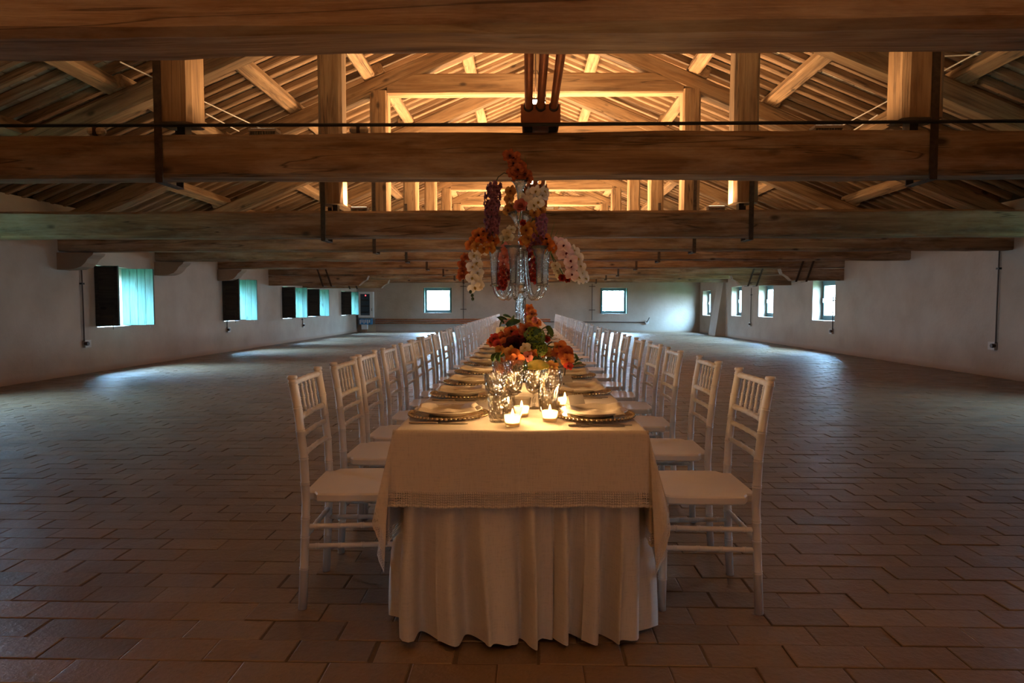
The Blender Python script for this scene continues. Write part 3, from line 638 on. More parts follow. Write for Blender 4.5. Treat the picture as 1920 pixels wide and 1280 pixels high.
# ================================================================== LAMPS, PIPES, CABLES
FLOOD_F = [0.85, 0.85, 0.85, 0.10, 0.05, 0.14, 1, 1, 1, 1, 1, 1]  # pairs behind the camera are unseen, added as warm foreground fill
def flood(i, s, proto=[]):
    y, zb = TRUSS_Y[i], TRUSS_Z[i]
    lab = 'finned grey LED floodlight facing up, %s truss from the end wall, %s side' % (WORDS[len(TRUSS_Y) - 1 - i], 'green-shutter' if s < 0 else 'bare-window')
    if proto:
        root = dup(proto[0]); root['label'] = lab
        for ch in root.children:
            if ch.type == 'LIGHT': ch.data = ch.data.copy(); ch.data.energy = LAMP_W * FLOOD_F[i]
    else:
        root = thing('floodlight', lab, 'lamp', group='LED floodlights on the tie beams'); proto.append(root)
        obj('housing', MB().box(-0.14, 0.14, -0.07, 0.07, 0.03, 0.06).mesh('housing', M['ivory_plastic']), root)
        for k in range(11): obj('fin', MB().box(-0.13 + k * 0.026 - 0.004, -0.13 + k * 0.026 + 0.004, -0.065, 0.065, 0.0, 0.03).mesh('fin', M['ivory_plastic']), root)
        obj('lens', MB().box(-0.125, 0.125, -0.055, 0.055, 0.06, 0.064).mesh('lens', M['lamp_dome']), root)
        ld = bpy.data.lights.new('flood', 'AREA'); ld.shape = 'RECTANGLE'; ld.size = 0.24; ld.size_y = 0.10; ld.energy = LAMP_W * FLOOD_F[i]; ld.color = LAMP_COL
        obj('flood', ld, root, (0, 0, 0.07), (PI, 0, 0))
    root.scale = (0.75,) * 3; root.location = (XC + s * (2.12 if i == 4 else 2.2 if i == 5 else 1.05), y + 0.02, zb + THH + 0.013)
for i in range(len(TRUSS_Y)):
    for s in (-1, 1): flood(i, s)
def pendant(y, n):
    root = thing('uplight_pendant', 'white uplighter with black spot heads hung under the ridge, %s from the end wall' % WORDS[n], 'lamp', (XC, y, 4.05), group='uplighters along the ridge')
    obj('diffuser', MB().lathe([(0.002, -0.03), (0.06, -0.026), (0.11, -0.006), (0.135, 0.03), (0.14, 0.05), (0.12, 0.052), (0.002, 0.052)], 24).mesh('diffuser', M['lamp_dome'], True), root)
    obj('rim', MB().lathe([(0.141, 0.045), (0.152, 0.045), (0.152, 0.062), (0.141, 0.062), (0.141, 0.045)], 24).mesh('rim', M['black']), root)
    zt = z_joist(XC) - 0.25 - 4.05
    for s in (-1, 1):
        obj('suspension_rod', MB().tube([(s * 0.145, 0, 0.05), (s * 0.145, 0, 0.16), (s * 0.02, 0, 0.5)], 0.006, 6).mesh('suspension_rod', M['black']), root)
        obj('spot_head', MB().tube([(s * 0.10, -0.07, 0.14), (s * 0.10, 0.07, 0.20)], [0.045, 0.05], 12).mesh('spot_head', M['black']), root)
        obj('bracket', MB().tube([(s * 0.10, 0, 0.17), (s * 0.145, 0, 0.16)], 0.01, 6).mesh('bracket', M['black']), root)
    obj('flex', MB().tube([(0, 0, 0.06), (0, 0, 0.6), (0, 0, zt)], 0.008, 6).mesh('flex', M['conduit']), root)
    ld = bpy.data.lights.new('uplight', 'AREA'); ld.shape = 'DISK'; ld.size = 0.24; ld.energy = PENDANT_W; ld.color = LAMP_COL
    lo = obj('uplight', ld, root, (0, 0, 0.075), (PI, 0, 0))
for n, y in enumerate([22.4, 16.2, 9.95]): pendant(y, n)

PIPE_Z = 2.64
pipes = [P(991, 235, 5.0), P(1014, 235, 5.0), P(1039, 235, 5.0)]
pr_root = thing('copper_pipe_run', 'three parallel copper pipes running along the hall over the tie beams', 'pipes', (pipes[1].x, 0, PIPE_Z))
for q in (0, 1, 2):
    x = pipes[q].x - pipes[1].x
    obj('copper_pipe', MB().tube([(x, YF + 0.05, 0), (x, 8.4, 0), (x, 17, 0), (x, YB - 0.02, 0)], 0.028, 12).mesh('copper_pipe', M['copper'], True), pr_root)
for i, (y, zb) in enumerate(zip(TRUSS_Y, TRUSS_Z)):
    top = PIPE_Z - 0.03; zt = zb + THH + 0.012
    root = thing('pipe_saddle', 'rust-coloured plate saddle holding copper pipes on a tie beam, %s from the end wall' % WORDS[len(TRUSS_Y) - 1 - i], 'bracket', (pipes[1].x, y, zt), group='pipe saddles on the tie beams')
    obj('plate', MB().box(-0.135, 0.135, -0.13, 0.13, max(0.01, top - zt - 0.10), top - zt).mesh('plate', M['rust_plate']), root)
    obj('back_plate', MB().box(-0.145, 0.145, -0.145, -0.135, 0.02, top - zt + 0.05).mesh('back_plate', M['rust_plate']), root)
    for s in (-1, 1): obj('foot', MB().box(s * 0.09 - 0.03, s * 0.09 + 0.03, -0.1, 0.1, 0, max(0.02, top - zt - 0.10)).mesh('foot', M['black']), root)
    for q in range(3):
        x = pipes[q].x - pipes[1].x
        obj('pipe_clamp', MB().lathe([(0.029, -0.02), (0.036, -0.02), (0.036, 0.02), (0.029, 0.02), (0.029, -0.02)], 14).mesh('pipe_clamp', M['black']), root, (x, -0.16, PIPE_Z - zt), (PI / 2, 0, 0))
# dark conduit lying along the second visible tie beam
yc_ = 5.06; zc_ = TRUSS_Z[4] + THH + 0.045
o = MB().tube([(XL + 0.01, yc_, zc_ + 0.02), (-4, yc_, zc_ + 0.01), (0, yc_, zc_ - 0.005), (4, yc_, zc_ - 0.0), (XR - 0.01, yc_, zc_)], 0.013, 8).build('beam_conduit', M['black'])
tag(o, 'thin black conduit running along the top of a tie beam', 'conduit')
for k, (px, py) in enumerate([(178, 246), (672, 246)]):
    p = P(px, py, 5.2); root = thing('emergency_light', 'small white light fitting lying on the tie beam, %s along from the shutter wall' % WORDS[k], 'light fitting', (p.x, 5.22, TRUSS_Z[4] + THH + 0.012), group='small fittings on the tie beam')
    ln = 0.07
    obj('housing', MB().tube([(-ln, 0, 0.035), (-ln + 0.02, 0, 0.035), (ln - 0.02, 0, 0.035), (ln, 0, 0.035)], [0.012, 0.032, 0.032, 0.012], 8).mesh('housing', M['steel_white']), root)
    obj('grille', MB().box(-0.012, 0.012, -0.036, 0.036, 0.0, 0.068).mesh('grille', M['conduit']), root)
def roofp(px, py, drop=0.25):
    """point just below the joists seen through pixel"""
    d = ray(px, py); s = -1 if d.x < 0 else 1
    t = (6.15 - drop + SLOPE * XC * s * 1.0 - CAM.z) / (d.z + SLOPE * abs(d.x)); return CAM + d * t
CB = [((225, 116), (500, 246), 'shutter-wall side, upper'), ((386, 213), (448, 246), 'shutter-wall side, lower'), ((1905, 60), (1548, 252), 'bare-window side, upper'), ((1646, 215), (1598, 246), 'bare-window side, lower'), ((1752, 106), (1835, 102), 'bare-window side, short level')]
for a, c, w_ in CB:
    p0, p1 = roofp(*a), roofp(*c)
    o = MB().tube([p0, (p0 + p1) / 2, p1], 0.0085, 6).build('bracing_cable', M['steel_white']); tag(o, 'thin white bracing cable under the roof, %s' % w_, 'cable', 'white bracing cables')

# conduits with socket boxes on the side walls
def conduit(px, ptop, pbot, x, name):
    a = PX(px, ptop, x); c = PX(px, pbot, x); s = 1 if x < 0 else -1
    root = thing('socket_drop', name, 'socket', (x, c.y, c.z), group='conduit drops on the walls')
    hgt = a.z - c.z
    obj('conduit', MB().tube([(s * 0.03, 0, 0.03), (s * 0.03, 0, hgt * 0.5), (s * 0.03, -0.01, hgt)], 0.012, 8).mesh('conduit', M['conduit']), root)
    obj('socket_box', MB().box(0, s * 0.05, 0.0, 0.16, -0.08, 0.05).mesh('socket_box', M['ivory_plastic']), root)
    obj('plug', MB().lathe([(0.0, -0.03), (0.035, -0.03), (0.035, 0.03), (0.0, 0.03)], 12).mesh('plug', M['conduit']), root, (s * 0.06, 0.02, -0.01), (0, PI / 2, 0))
    obj('clip', MB().box(0, s * 0.05, -0.04, 0.03, hgt * 0.8, hgt * 0.8 + 0.03).mesh('clip', M['black']), root)
conduit(155, 506, 643, XL, 'dark conduit drop with socket under the first plaster corbel')
conduit(424, 528, 617, XL, 'dark conduit drop with socket crossing the second shuttered window')
conduit(566, 597, 609, XL, 'short conduit drop with socket beside the third shuttered window')
conduit(1870, 470, 647, XR, 'long dark conduit drop with socket on the bare-window wall, nearest the table end')
conduit(1563, 550, 620, XR, 'conduit drop with socket at the edge of the first bare window')
conduit(1409, 540, 607, XR, 'thin conduit drop with socket between two bare windows')

# end wall services
yb = YB
a, c = P(674, 547, yb), P(702, 595, yb)
root = thing('electrical_cabinet', 'white wall cabinet with dark glazed door and red lamp', 'cabinet', ((a.x + c.x) / 2, yb - 0.135, c.z)); w, h = c.x - a.x, a.z - c.z
obj('body', MB().box(-w / 2, w / 2, -0.12, 0.13, 0, h).mesh('body', M['cabinet']), root)
dr = obj('door', MB().box(-w / 2 + 0.1, w / 2 - 0.15, -0.13, -0.12, 0.1, h - 0.1).mesh('door', M['smoke']), root)
for k in range(3): obj('breaker_row', MB().box(-w / 2 + 0.14, w / 2 - 0.19, -0.137, -0.13, 0.22 + k * 0.27, 0.27 + k * 0.27).mesh('breaker_row', M['black']), dr)
obj('pilot_lamp', MB().lathe([(0.0, 0.012), (0.024, 0.008), (0.026, 0)], 12).mesh('pilot_lamp', M['led']), root, (0, -0.13, h - 0.17), (PI / 2, 0, 0))
obj('handle', MB().box(w / 2 - 0.07, w / 2 - 0.05, -0.14, -0.12, 0.3, 0.42).mesh('handle', M['black']), root)
a2, c2 = P(675, 597, yb), P(699, 608, yb)
root = thing('meter_box', 'blue and white patterned box under the electrical cabinet', 'box', ((a2.x + c2.x) / 2, yb - 0.115, c2.z)); w, h = c2.x - a2.x, a2.z - c2.z
obj('body', MB().box(-w / 2, w / 2, -0.1, 0.11, 0, h).mesh('body', M['blue']), root)
for k in range(6): obj('label_strip', MB().box(-w / 2 + 0.04 + k * 0.085, -w / 2 + 0.085 + k * 0.085, -0.106, -0.1, 0.04 + 0.05 * (k % 2), h - 0.05).mesh('label_strip', M['cabinet']), root)
obj('junction', MB().box(-0.18, 0.08, -0.09, 0.11, -0.22, 0).mesh('junction', M['cabinet']), root)
for k in range(4): obj('tail_pipe', MB().tube([(-0.15 + k * 0.06, 0, -0.22), (-0.15 + k * 0.06, 0, -0.22 - 0.25)], 0.014, 8).mesh('tail_pipe', M['copper']), root)
obj('backboard', MB().box(-0.3, 0.42, 0.095, 0.11, -0.42, 0.0).mesh('backboard', simple('cardboard_board', (0.42, 0.34, 0.24), 0.85)), root)
for k, py in enumerate((598.5, 602, 605.5)):
    p0 = P(704, py, yb - 0.05); p1 = P(1032 if k < 2 else 1000, py, yb - 0.05)
    o = MB().tube([(p0.x, yb - 0.05, p0.z), (p1.x, yb - 0.05, p0.z)], 0.028, 8).build('wall_pipe', M['copper']); tag(o, 'copper pipe running level along the end wall, %s of three' % ['top', 'middle', 'bottom'][k], 'pipe', 'copper pipes on the end wall')
p0, p1 = P(1030, 603, yb - 0.04), P(1213, 604, yb - 0.04)
root = thing('wall_conduit', 'thin level conduit ending in a small tap on the end wall', 'conduit', (p1.x, yb - 0.04, p1.z))
obj('tube', MB().tube([(p0.x - p1.x, 0, 0.02), (0, 0, 0)], 0.016, 8).mesh('tube', M['conduit']), root)
obj('junction', MB().lathe([(0, -0.04), (0.09, -0.04), (0.09, 0.03), (0, 0.03)], 12).mesh('junction', M['ivory_plastic']), root, None, (PI / 2, 0, 0))
obj('lever', MB().tube([(0, -0.03, 0), (0.1, -0.06, 0.22)], 0.018, 6).mesh('lever', M['black']), root)
for k, (px, t_, b_) in enumerate([(869, 532, 598), (1110, 532, 600)]):
    a, c = P(px, t_, yb - 0.03), P(px, b_, yb - 0.03)
    root = thing('wall_riser', ['thin dark riser pipe on the end wall beside the window by the cabinet', 'thin dark riser pipe on the end wall beside the window above the single conduit'][k], 'pipe', (c.x, yb - 0.03, c.z))
    obj('tube', MB().tube([(0, 0, 0), (0, 0, a.z - c.z)], 0.014, 8).mesh('tube', M['conduit']), root)
    for q in (0.28, 0.93): obj('clip', MB().box(-0.14, 0.14, -0.01, 0.03, (a.z - c.z) * q - 0.015, (a.z - c.z) * q + 0.015).mesh('clip', M['conduit']), root)

# ================================================================== TABLE
TX, THW, TZ, TY0, TY1 = -0.023, 0.443, 0.755, 2.335, 22.9
table = thing('banquet_table', 'very long narrow banquet table hidden under white linen', 'table', (TX, TY0, 0))
nb = 11; tl_ = (TY1 - TY0) / nb
for k in range(nb):
    obj('table_top', MB().box(-THW + 0.012, THW - 0.012, k * tl_ + 0.012, (k + 1) * tl_ - 0.002, TZ - 0.035, TZ - 0.004).mesh('table_top', M['rafter']), table)
    for s in (-1, 1):
        obj('leg', MB().tube([(s * (THW - 0.10), k * tl_ + 0.25, 0.0), (s * (THW - 0.10), k * tl_ + 0.25, TZ - 0.035)], 0.02, 8).mesh('leg', M['iron']), table)
# skirt
def skirt():
    pts = []                                     # (x, y, nx, ny, s)
    s = 0.0; st = 0.022
    r = 0.05; w = THW - 0.015
    def seg(x0, y0, x1, y1, nx, ny, step):
        nonlocal s
        ln = math.hypot(x1 - x0, y1 - y0); k = max(2, int(ln / step))
        for i in range(k): t = i / k; pts.append((x0 + (x1 - x0) * t, y0 + (y1 - y0) * t, nx, ny, s + ln * t))
        s += ln
    def arc(cx, cyy, a0, a1):
        nonlocal s
        for i in range(8): a = a0 + (a1 - a0) * i / 8; pts.append((cx + r * math.cos(a), cyy + r * math.sin(a), math.cos(a), math.sin(a), s + abs(a1 - a0) * r * i / 8))
        s += abs(a1 - a0) * r
    y0 = TY0 + 0.015
    seg(TX - w, TY1, TX - w, 6.0, -1, 0, 0.035); seg(TX - w, 6.0, TX - w, y0 + r, -1, 0, 0.016); arc(TX - w + r, y0 + r, PI, 1.5 * PI)
    seg(TX - w + r, y0, TX + w - r, y0, 0, -1, 0.006); arc(TX + w - r, y0 + r, 1.5 * PI, 2 * PI)
    seg(TX + w, y0 + r, TX + w, 6.0, 1, 0, 0.016); seg(TX + w, 6.0, TX + w, TY1, 1, 0, 0.035)
    pts.append((TX + w, TY1, 1, 0, s))
    rows = 14; V = []
    for j in range(rows + 1):
        t = j / rows
        for (x, y, nx, ny, q) in pts:
            z = TZ - 0.02 - t * (TZ - 0.02 - 0.012)
            warp = q + 0.035 * math.sin(q * 5.3 + 1.0) + 0.02 * math.sin(q * 13.1) + 0.014 * t * math.sin(q * 7 + t * 3)
            a1 = math.sin(2 * PI * warp / 0.135); a2 = math.sin(2 * PI * warp / 0.077 + 1.3)
            fold = (math.copysign(abs(a1) ** 0.7, a1) * 0.6 + a2 * 0.33) * (0.005 + 0.062 * min(1, max(0, t - 0.22) * 2.2)) - 0.006 + 0.05 * max(0, t - 0.2) * (0.5 + 0.5 * math.sin(q * 9.0 + 2))
            if t > 0.97: z = 0.012 + 0.010 * (0.5 + 0.5 * math.sin(q * 23)) + 0.006 * a1
            tx, ty = -ny, nx; sh = 0.012 * a2 * t
            V.append((x + nx * fold + tx * sh, y + ny * fold + ty * sh, z))
    n = len(pts); b = MB(); b.add(V, [(j * n + i, (j + 1) * n + i, (j + 1) * n + i + 1, j * n + i + 1) for j in range(rows) for i in range(n - 1)])
    return b
o = skirt().build('table_skirt', M['skirt'], None, True); tag(o, 'pleated white linen skirt hanging to the floor around the long table', 'tablecloth')
# top cloth with lace hem
def topcloth():
    DS, DF, LB = 0.41, 0.268, 0.052
    cols = []                                   # base(x,y), n(x,y), direction(x,y,z), length, s
    s = 0.0
    xl, xr = TX - THW, TX + THW
    def side(x, n, ya, yb_, step):
        nonlocal s
        k = max(2, int(abs(yb_ - ya) / step))
        for i in range(k):
            y = ya + (yb_ - ya) * i / k; wv = 0.02 + 0.015 * math.sin(y * 7.0 + n) + 0.01 * math.sin(y * 17.0)
            cols.append(((x, y), (n, 0), Vector((n * wv, 0.02 * math.sin(y * 11), -1)).normalized(), DS, s)); s += abs(yb_ - ya) / k
    def corner(x, sx, rev, tipA):
        nonlocal s
        k = 44
        for i in range(k + 1):
            t = i / k; al = t * PI / 2                       # from side (0) to front (pi/2)
            if rev: al = PI / 2 - al
            ln = min(DS / max(1e-6, math.cos(al)), DF / max(1e-6, math.sin(al)))
            u = al / (PI / 2)
            U0 = [0, 0.12, 0.24, 0.37, 0.48, 0.60, 0.75, 0.88, 1.0]
            sd = np.interp(u, U0, [0.03, 0.10, 0.12, 0.03, 0.10, 0.19, 0.23, 0.13, 0.0]) * tipA
            fr = np.interp(u, U0, [0.0, -0.04, 0.0, 0.13, 0.16, 0.12, 0.07, 0.045, 0.03]) * tipA
            d = Vector((sx * sd, -fr, -1)).normalized()
            nrm = (sx * math.cos(al) , -math.sin(al))
            cols.append(((x, TY0), nrm, d, ln, s)); s += 0.014
    side(xl, -1, TY1, 6.0, 0.08); side(xl, -1, 6.0, TY0 + 0.02, 0.02); corner(xl, -1, False, 1.0)
    k = 110
    for i in range(1, k):
        x = xl + (xr - xl) * i / k; t = i / k
        cr = 0.012 * math.exp(-((t - 0.49) / 0.010) ** 2); wv = 0.060 + 0.012 * math.sin(t * 9 + 1) + cr
        cols.append(((x, TY0), (0, -1), Vector((0.02 * math.sin(t * 8), -wv, -1)).normalized(), DF + 0.004 * math.sin(t * 6), s)); s += (xr - xl) / k
    corner(xr, 1, True, 1.15); side(xr, 1, TY0 + 0.02, 6.0, 0.02); side(xr, 1, 6.0, TY1, 0.08)
    R = 0.014; rows = 10; n = len(cols)
    def pt(col, r):
        (x, y), (nx, ny), d, ln, q = col
        if r <= 0: return Vector((x - nx * R, y - ny * R, TZ + 0.004))
        a = min(r, R * 1.57) / (R * 1.57) * PI / 2
        p = Vector((x - nx * R + nx * R * math.sin(a), y - ny * R + ny * R * math.sin(a), TZ + 0.004 - R + R * math.cos(a)))
        if r > R * 1.57:
            e = r - R * 1.57; p = p + d * e + Vector((nx, ny, 0)) * (0.006 * math.sin(q * 31) * min(1, e * 4) + 0.004 * min(1.0, e / 0.25))
        return p
    b = MB(); V = []
    rr = [0, 0.4, 0.8, 1.2]                     # bevel rows in units of R
    for col in cols:
        ln = col[3] - LB
        V += [pt(col, q * R) for q in rr] + [pt(col, R * 1.57 + (ln - R * 1.57) * j / rows) for j in range(rows + 1)]
    m_ = len(rr) + rows + 1
    b.add(V, [(i * m_ + j, i * m_ + j + 1, (i + 1) * m_ + j + 1, (i + 1) * m_ + j) for i in range(n - 1) for j in range(m_ - 1)])
    y = TY0 + R; ys = []
    while y < TY1: ys.append(y); y += 0.1 if y < 6 else 0.6
    ys.append(TY1)
    b.grid(lambda u, v: (xl + R + (xr - xl - 2 * R) * u, ys[round(v * (len(ys) - 1))], TZ + 0.004 + 0.0006 * math.sin(u * 21 + v * 300)), 20, len(ys) - 1)
    cloth = b.build('tablecloth', M['linen'], None, True); tag(cloth, 'ecru linen overcloth with a crocheted lace hem on the long table', 'tablecloth')
    b = MB(); V = []; UV = []
    lr = 6
    for col in cols:
        ln = col[3]; q = col[4]; sc_ = 0.004 * abs(math.sin(q * PI / 0.024))
        for j in range(lr + 1):
            V.append(pt(col, ln - LB + (LB + sc_) * j / lr)); UV.append((q, LB * j / lr))
    b.add(V, [(i * (lr + 1) + j, i * (lr + 1) + j + 1, (i + 1) * (lr + 1) + j + 1, (i + 1) * (lr + 1) + j) for i in range(n - 1) for j in range(lr)])
    me = b.mesh('lace_trim', M['lace'], True); ul = me.uv_layers.new(name='UVMap')
    li = np.zeros(len(me.loops), dtype=np.int32); me.loops.foreach_get('vertex_index', li); ul.data.foreach_set('uv', np.array(UV, dtype=np.float32)[li].reshape(-1))
    o = obj('lace_trim', me, cloth); o['label'] = 'openwork crochet lace border'
topcloth()

# ================================================================== CHAIRS
def bamboo(pts, r0, r1, rings, n=10):
    """tube with turned rings at the given fractions"""
    pts = [Vector(p) for p in pts]; cum = [0]
    for a, c in zip(pts, pts[1:]): cum.append(cum[-1] + (c - a).length)
    T = cum[-1]
    def at(t):
        d = t * T
        for i in range(len(pts) - 1):
            if d <= cum[i + 1] + 1e-9: return pts[i].lerp(pts[i + 1], (d - cum[i]) / max(1e-9, cum[i + 1] - cum[i]))
        return pts[-1]
    tr_ = {0.0: 0.0, 1.0: 0.0}
    for c in cum: tr_[c / T] = 0.0
    e = 0.004 / T
    for q in rings:
        for dq, bmp in ((-2.2 * e, 0), (-1.4 * e, 0.0016), (-0.5 * e, 0.0016), (0, -0.0006), (0.5 * e, 0.0016), (1.4 * e, 0.0016), (2.2 * e, 0)):
            if 0 < q + dq < 1: tr_[q + dq] = bmp
    ks = sorted(tr_); b = MB(); b.tube([at(k) for k in ks], [r0 + (r1 - r0) * k + tr_[k] for k in ks], n); return b
def rear_post(sx):
    x = sx * 0.192
    b = bamboo([(x, -0.200, 0), (x, -0.190, 0.2), (x, -0.180, 0.42), (x, -0.186, 0.60), (x, -0.205, 0.78), (x, -0.226, 0.905)], 0.0165, 0.0165, [0.18, 0.32, 0.40, 0.55, 0.66, 0.78, 0.88, 0.985], 10)
    b.merge(MB().lathe([(0.013, 0), (0.018, 0.004), (0.0205, 0.010), (0.018, 0.017), (0.0, 0.0185)], 10), Matrix.Translation((x, -0.226, 0.904))); return b
def make_chair(name, label):
    t = thing(name, label, 'chair')
    out = [(-0.168, -0.192), (-0.168, -0.155), (-0.205, -0.135), (-0.212, -0.05), (-0.210, 0.08), (-0.200, 0.155), (-0.165, 0.180), (-0.09, 0.191), (0, 0.194)]
    outline = out + [(-x, y) for x, y in reversed(out[:-1])]
    n = len(outline); b = MB(); V = []
    for (f, z) in ((0.97, 0.428), (1.0, 0.434), (1.0, 0.456), (0.975, 0.4625), (0.6, 0.461), (0.0, 0.458)):
        V += [(x * f, (y - 0.01) * f + 0.01, z) for x, y in outline]
    b.add(V, [(j * n + (i + 1) % n, j * n + i, (j + 1) * n + i, (j + 1) * n + (i + 1) % n) for j in range(5) for i in range(n)] + [tuple(range(n))])
    obj('seat', b.mesh('seat', M['seat']), t)
    for s in (-1, 1):
        obj('rear_leg', rear_post(s).mesh('rear_leg', M['chair'], True), t)
        obj('front_leg', bamboo([(s * 0.170, 0.170, 0), (s * 0.172, 0.168, 0.43)], 0.0145, 0.018, [0.3, 0.56, 0.74, 0.93]).mesh('front_leg', M['chair'], True), t)
        for z in (0.328, 0.249): obj('side_stretcher', bamboo([(s * 0.188, -0.183, z), (s * 0.171, 0.168, z)], 0.0105, 0.0105, [0.12, 0.37, 0.62, 0.87], 8).mesh('side_stretcher', M['chair'], True), t)
    obj('back_stretcher', bamboo([(-0.19, -0.186, 0.288), (0.19, -0.186, 0.288)], 0.0105, 0.0105, [0.2, 0.5, 0.8], 8).mesh('back_stretcher', M['chair'], True), t)
    for z in (0.345, 0.268): obj('front_stretcher', bamboo([(-0.171, 0.168, z), (0.171, 0.168, z)], 0.0105, 0.0105, [0.2, 0.5, 0.8], 8).mesh('front_stretcher', M['chair'], True), t)
    def rail(nm, z, y, r): obj(nm, bamboo([(-0.19, y, z), (-0.08, y - 0.010, z), (0.08, y - 0.010, z), (0.19, y, z)], r, r, [0.1, 0.3, 0.5, 0.7, 0.9], 8).mesh(nm, M['chair'], True), t)
    rail('top_rail', 0.890, -0.223, 0.0120); rail('middle_rail', 0.752, -0.202, 0.0115); rail('rung', 0.681, -0.195, 0.0100); rail('rung', 0.608, -0.187, 0.0100)
    for k in range(5):
        x = -0.118 + 0.059 * k
        obj('spindle', bamboo([(x, -0.211, 0.752), (x, -0.221, 0.822), (x, -0.232, 0.890)], 0.0058, 0.0058, [0.18, 0.5, 0.82], 8).mesh('spindle', M['chair'], True), t)
    return t
pl = [546, 628, 677, 719, 752, 774, 793, 811, 829, 842, 855, 864, 874]; prt = [1450, 1348, 1280, 1238, 1209, 1183, 1162, 1144, 1129, 1114, 1104, 1095]
LY = [PX(p, 573 + 130 * (988 - p) / 445, -0.913).y + 0.193 for p in pl]; RY = [PX(p, 573 + 132 * (p - 988) / 462, 0.936).y + 0.193 for p in prt]
while LY[-1] < 21.7: LY.append(LY[-1] + 0.70)
while RY[-1] < 21.6: RY.append(RY[-1] + 0.80)
proto = None; rc = random.Random(11)
for side, ys in (('green-shutter', LY), ('bare-window', RY)):
    for k, y in enumerate(ys):
        lab = 'white bamboo-turned banquet chair, %s from the candlelit table end on the %s side' % (WORDS[k], side)
        if proto is None: ch = proto = make_chair('banquet_chair', lab)
        else: ch = dup(proto); ch['label'] = lab
        ch['group'] = 'white chairs along the table'
        left = side[0] == 'g'
        ch.location = ((-0.690 if left else 0.700) + ((rc.uniform(0, 0.014) if k else 0) * (-1 if left else 1)), y, 0); ch.rotation_euler = (0, 0, (-PI / 2 if left else PI / 2) + (rc.uniform(-0.03, 0.03) if k else (0.05 if left else 0.0)))

# ================================================================== PLACE SETTINGS
ZT = TZ + 0.0052
def charger_proto():
    t = thing('charger_plate', '-', 'plate', group='beaded charger plates')
    obj('dish', MB().lathe([(0.0, 0.003), (0.09, 0.003), (0.095, 0.0), (0.10, 0.003), (0.146, 0.010), (0.150, 0.012), (0.146, 0.0145), (0.10, 0.008), (0.0, 0.0075)], 40).mesh('dish', M['gold_glass'], True), t)
    b = MB(); nb_ = 56
    sph = MB().lathe([(0.0, -0.0068), (0.0048, -0.0048), (0.0068, 0), (0.0048, 0.0048), (0.0, 0.0068)], 7)
    for k in range(nb_):
        a = 2 * PI * k / nb_; b.merge(sph, Matrix.Translation((0.153 * math.cos(a), 0.153 * math.sin(a), 0.0118)))
    obj('bead_rim', b.mesh('bead_rim', M['bead'], True), t); return t
def plate_proto():
    o = MB().lathe([(0.0, 0.002), (0.06, 0.002), (0.063, 0.0), (0.072, 0.0), (0.08, 0.006), (0.128, 0.020), (0.132, 0.0225), (0.128, 0.024), (0.08, 0.011), (0.07, 0.0065), (0.0, 0.006)], 40).build('dinner_plate', M['china'], None, True)
    return tag(o, '-', 'plate', 'ivory dinner plates')
def napkin_proto():
    b = MB()
    def f(u, v):
        x = (u - 0.5) * 0.225; y = (v - 0.5) * 0.205
        r = math.hypot(x, y)
        z = 0.0075 + 0.013 * min(1, max(0, (r - 0.055) / 0.06)) + 0.0035 * math.sin(x * 60 + 1.5) * (0.4 + abs(y) * 6) + 0.003 * math.sin(y * 45)
        return (x + 0.006 * math.sin(v * 9), y + 0.005 * math.sin(u * 11), z)
    for dz_, sc_ in ((0.0, 1.0), (0.006, 0.96), (0.012, 0.92)):
        b.grid(lambda u, v: (f(u, v)[0] * sc_, f(u, v)[1] * sc_, f(u, v)[2] + dz_), 20, 18)
    k = 21 * 19
    ring = list(range(0, 21)) + [21 * j + 20 for j in range(1, 19)] + [21 * 18 + i for i in range(19, -1, -1)] + [21 * j for j in range(17, 0, -1)]
    for L0, L1 in ((0, 1), (1, 2)):
        b.f += [(ring[i] + L0 * k, ring[(i + 1) % len(ring)] + L0 * k, ring[(i + 1) % len(ring)] + L1 * k, ring[i] + L1 * k) for i in range(len(ring))]; b.m += [0] * len(ring)
    return tag(b.build('napkin', M['napkin'], None, True), '-', 'napkin', 'folded linen napkins on the plates')
def flat_tool(pts, th=0.003):
    b = MB(); return b.poly_prism(pts, 0.0, th)
def knife_proto():
    t = thing('table_knife', '-', 'knife', group='table knives')
    obj('blade', flat_tool([(0.0, -0.006), (0.09, -0.010), (0.105, -0.006), (0.11, 0.002), (0.10, 0.006), (0.0, 0.006)], 0.002).mesh('blade', M['silver']), t)
    obj('handle', MB().tube([(0.0, 0, 0.004), (-0.01, 0, 0.004), (-0.05, 0, 0.004), (-0.095, 0, 0.004), (-0.105, 0, 0.004)], [0.003, 0.004, 0.004, 0.004, 0.002], 8).mesh('handle', M['silver'], True), t); return t
def fork_proto():
    t = thing('table_fork', '-', 'fork', group='table forks')
    b = MB()
    for k in range(4): y = -0.0105 + 0.007 * k; b.box(0.055, 0.10, y - 0.0016, y + 0.0016, 0.002, 0.005)
    obj('tines', b.mesh('tines', M['silver']), t)
    obj('bowl', flat_tool([(0.02, -0.004), (0.04, -0.011), (0.055, -0.0122), (0.055, 0.0122), (0.04, 0.011), (0.02, 0.004)], 0.004).mesh('bowl', M['silver']), t)
    obj('handle', flat_tool([(0.02, -0.003), (0.02, 0.003), (-0.08, 0.0055), (-0.10, 0.003), (-0.10, -0.003), (-0.08, -0.0055)], 0.003).mesh('handle', M['silver']), t); return t
def cut(n1, n2, amp):
    return lambda a, z, i: 1 + amp * (abs(math.sin(n1 * a / 2 + z * 60)) + abs(math.sin(n1 * a / 2 - z * 60)) - 1.2)
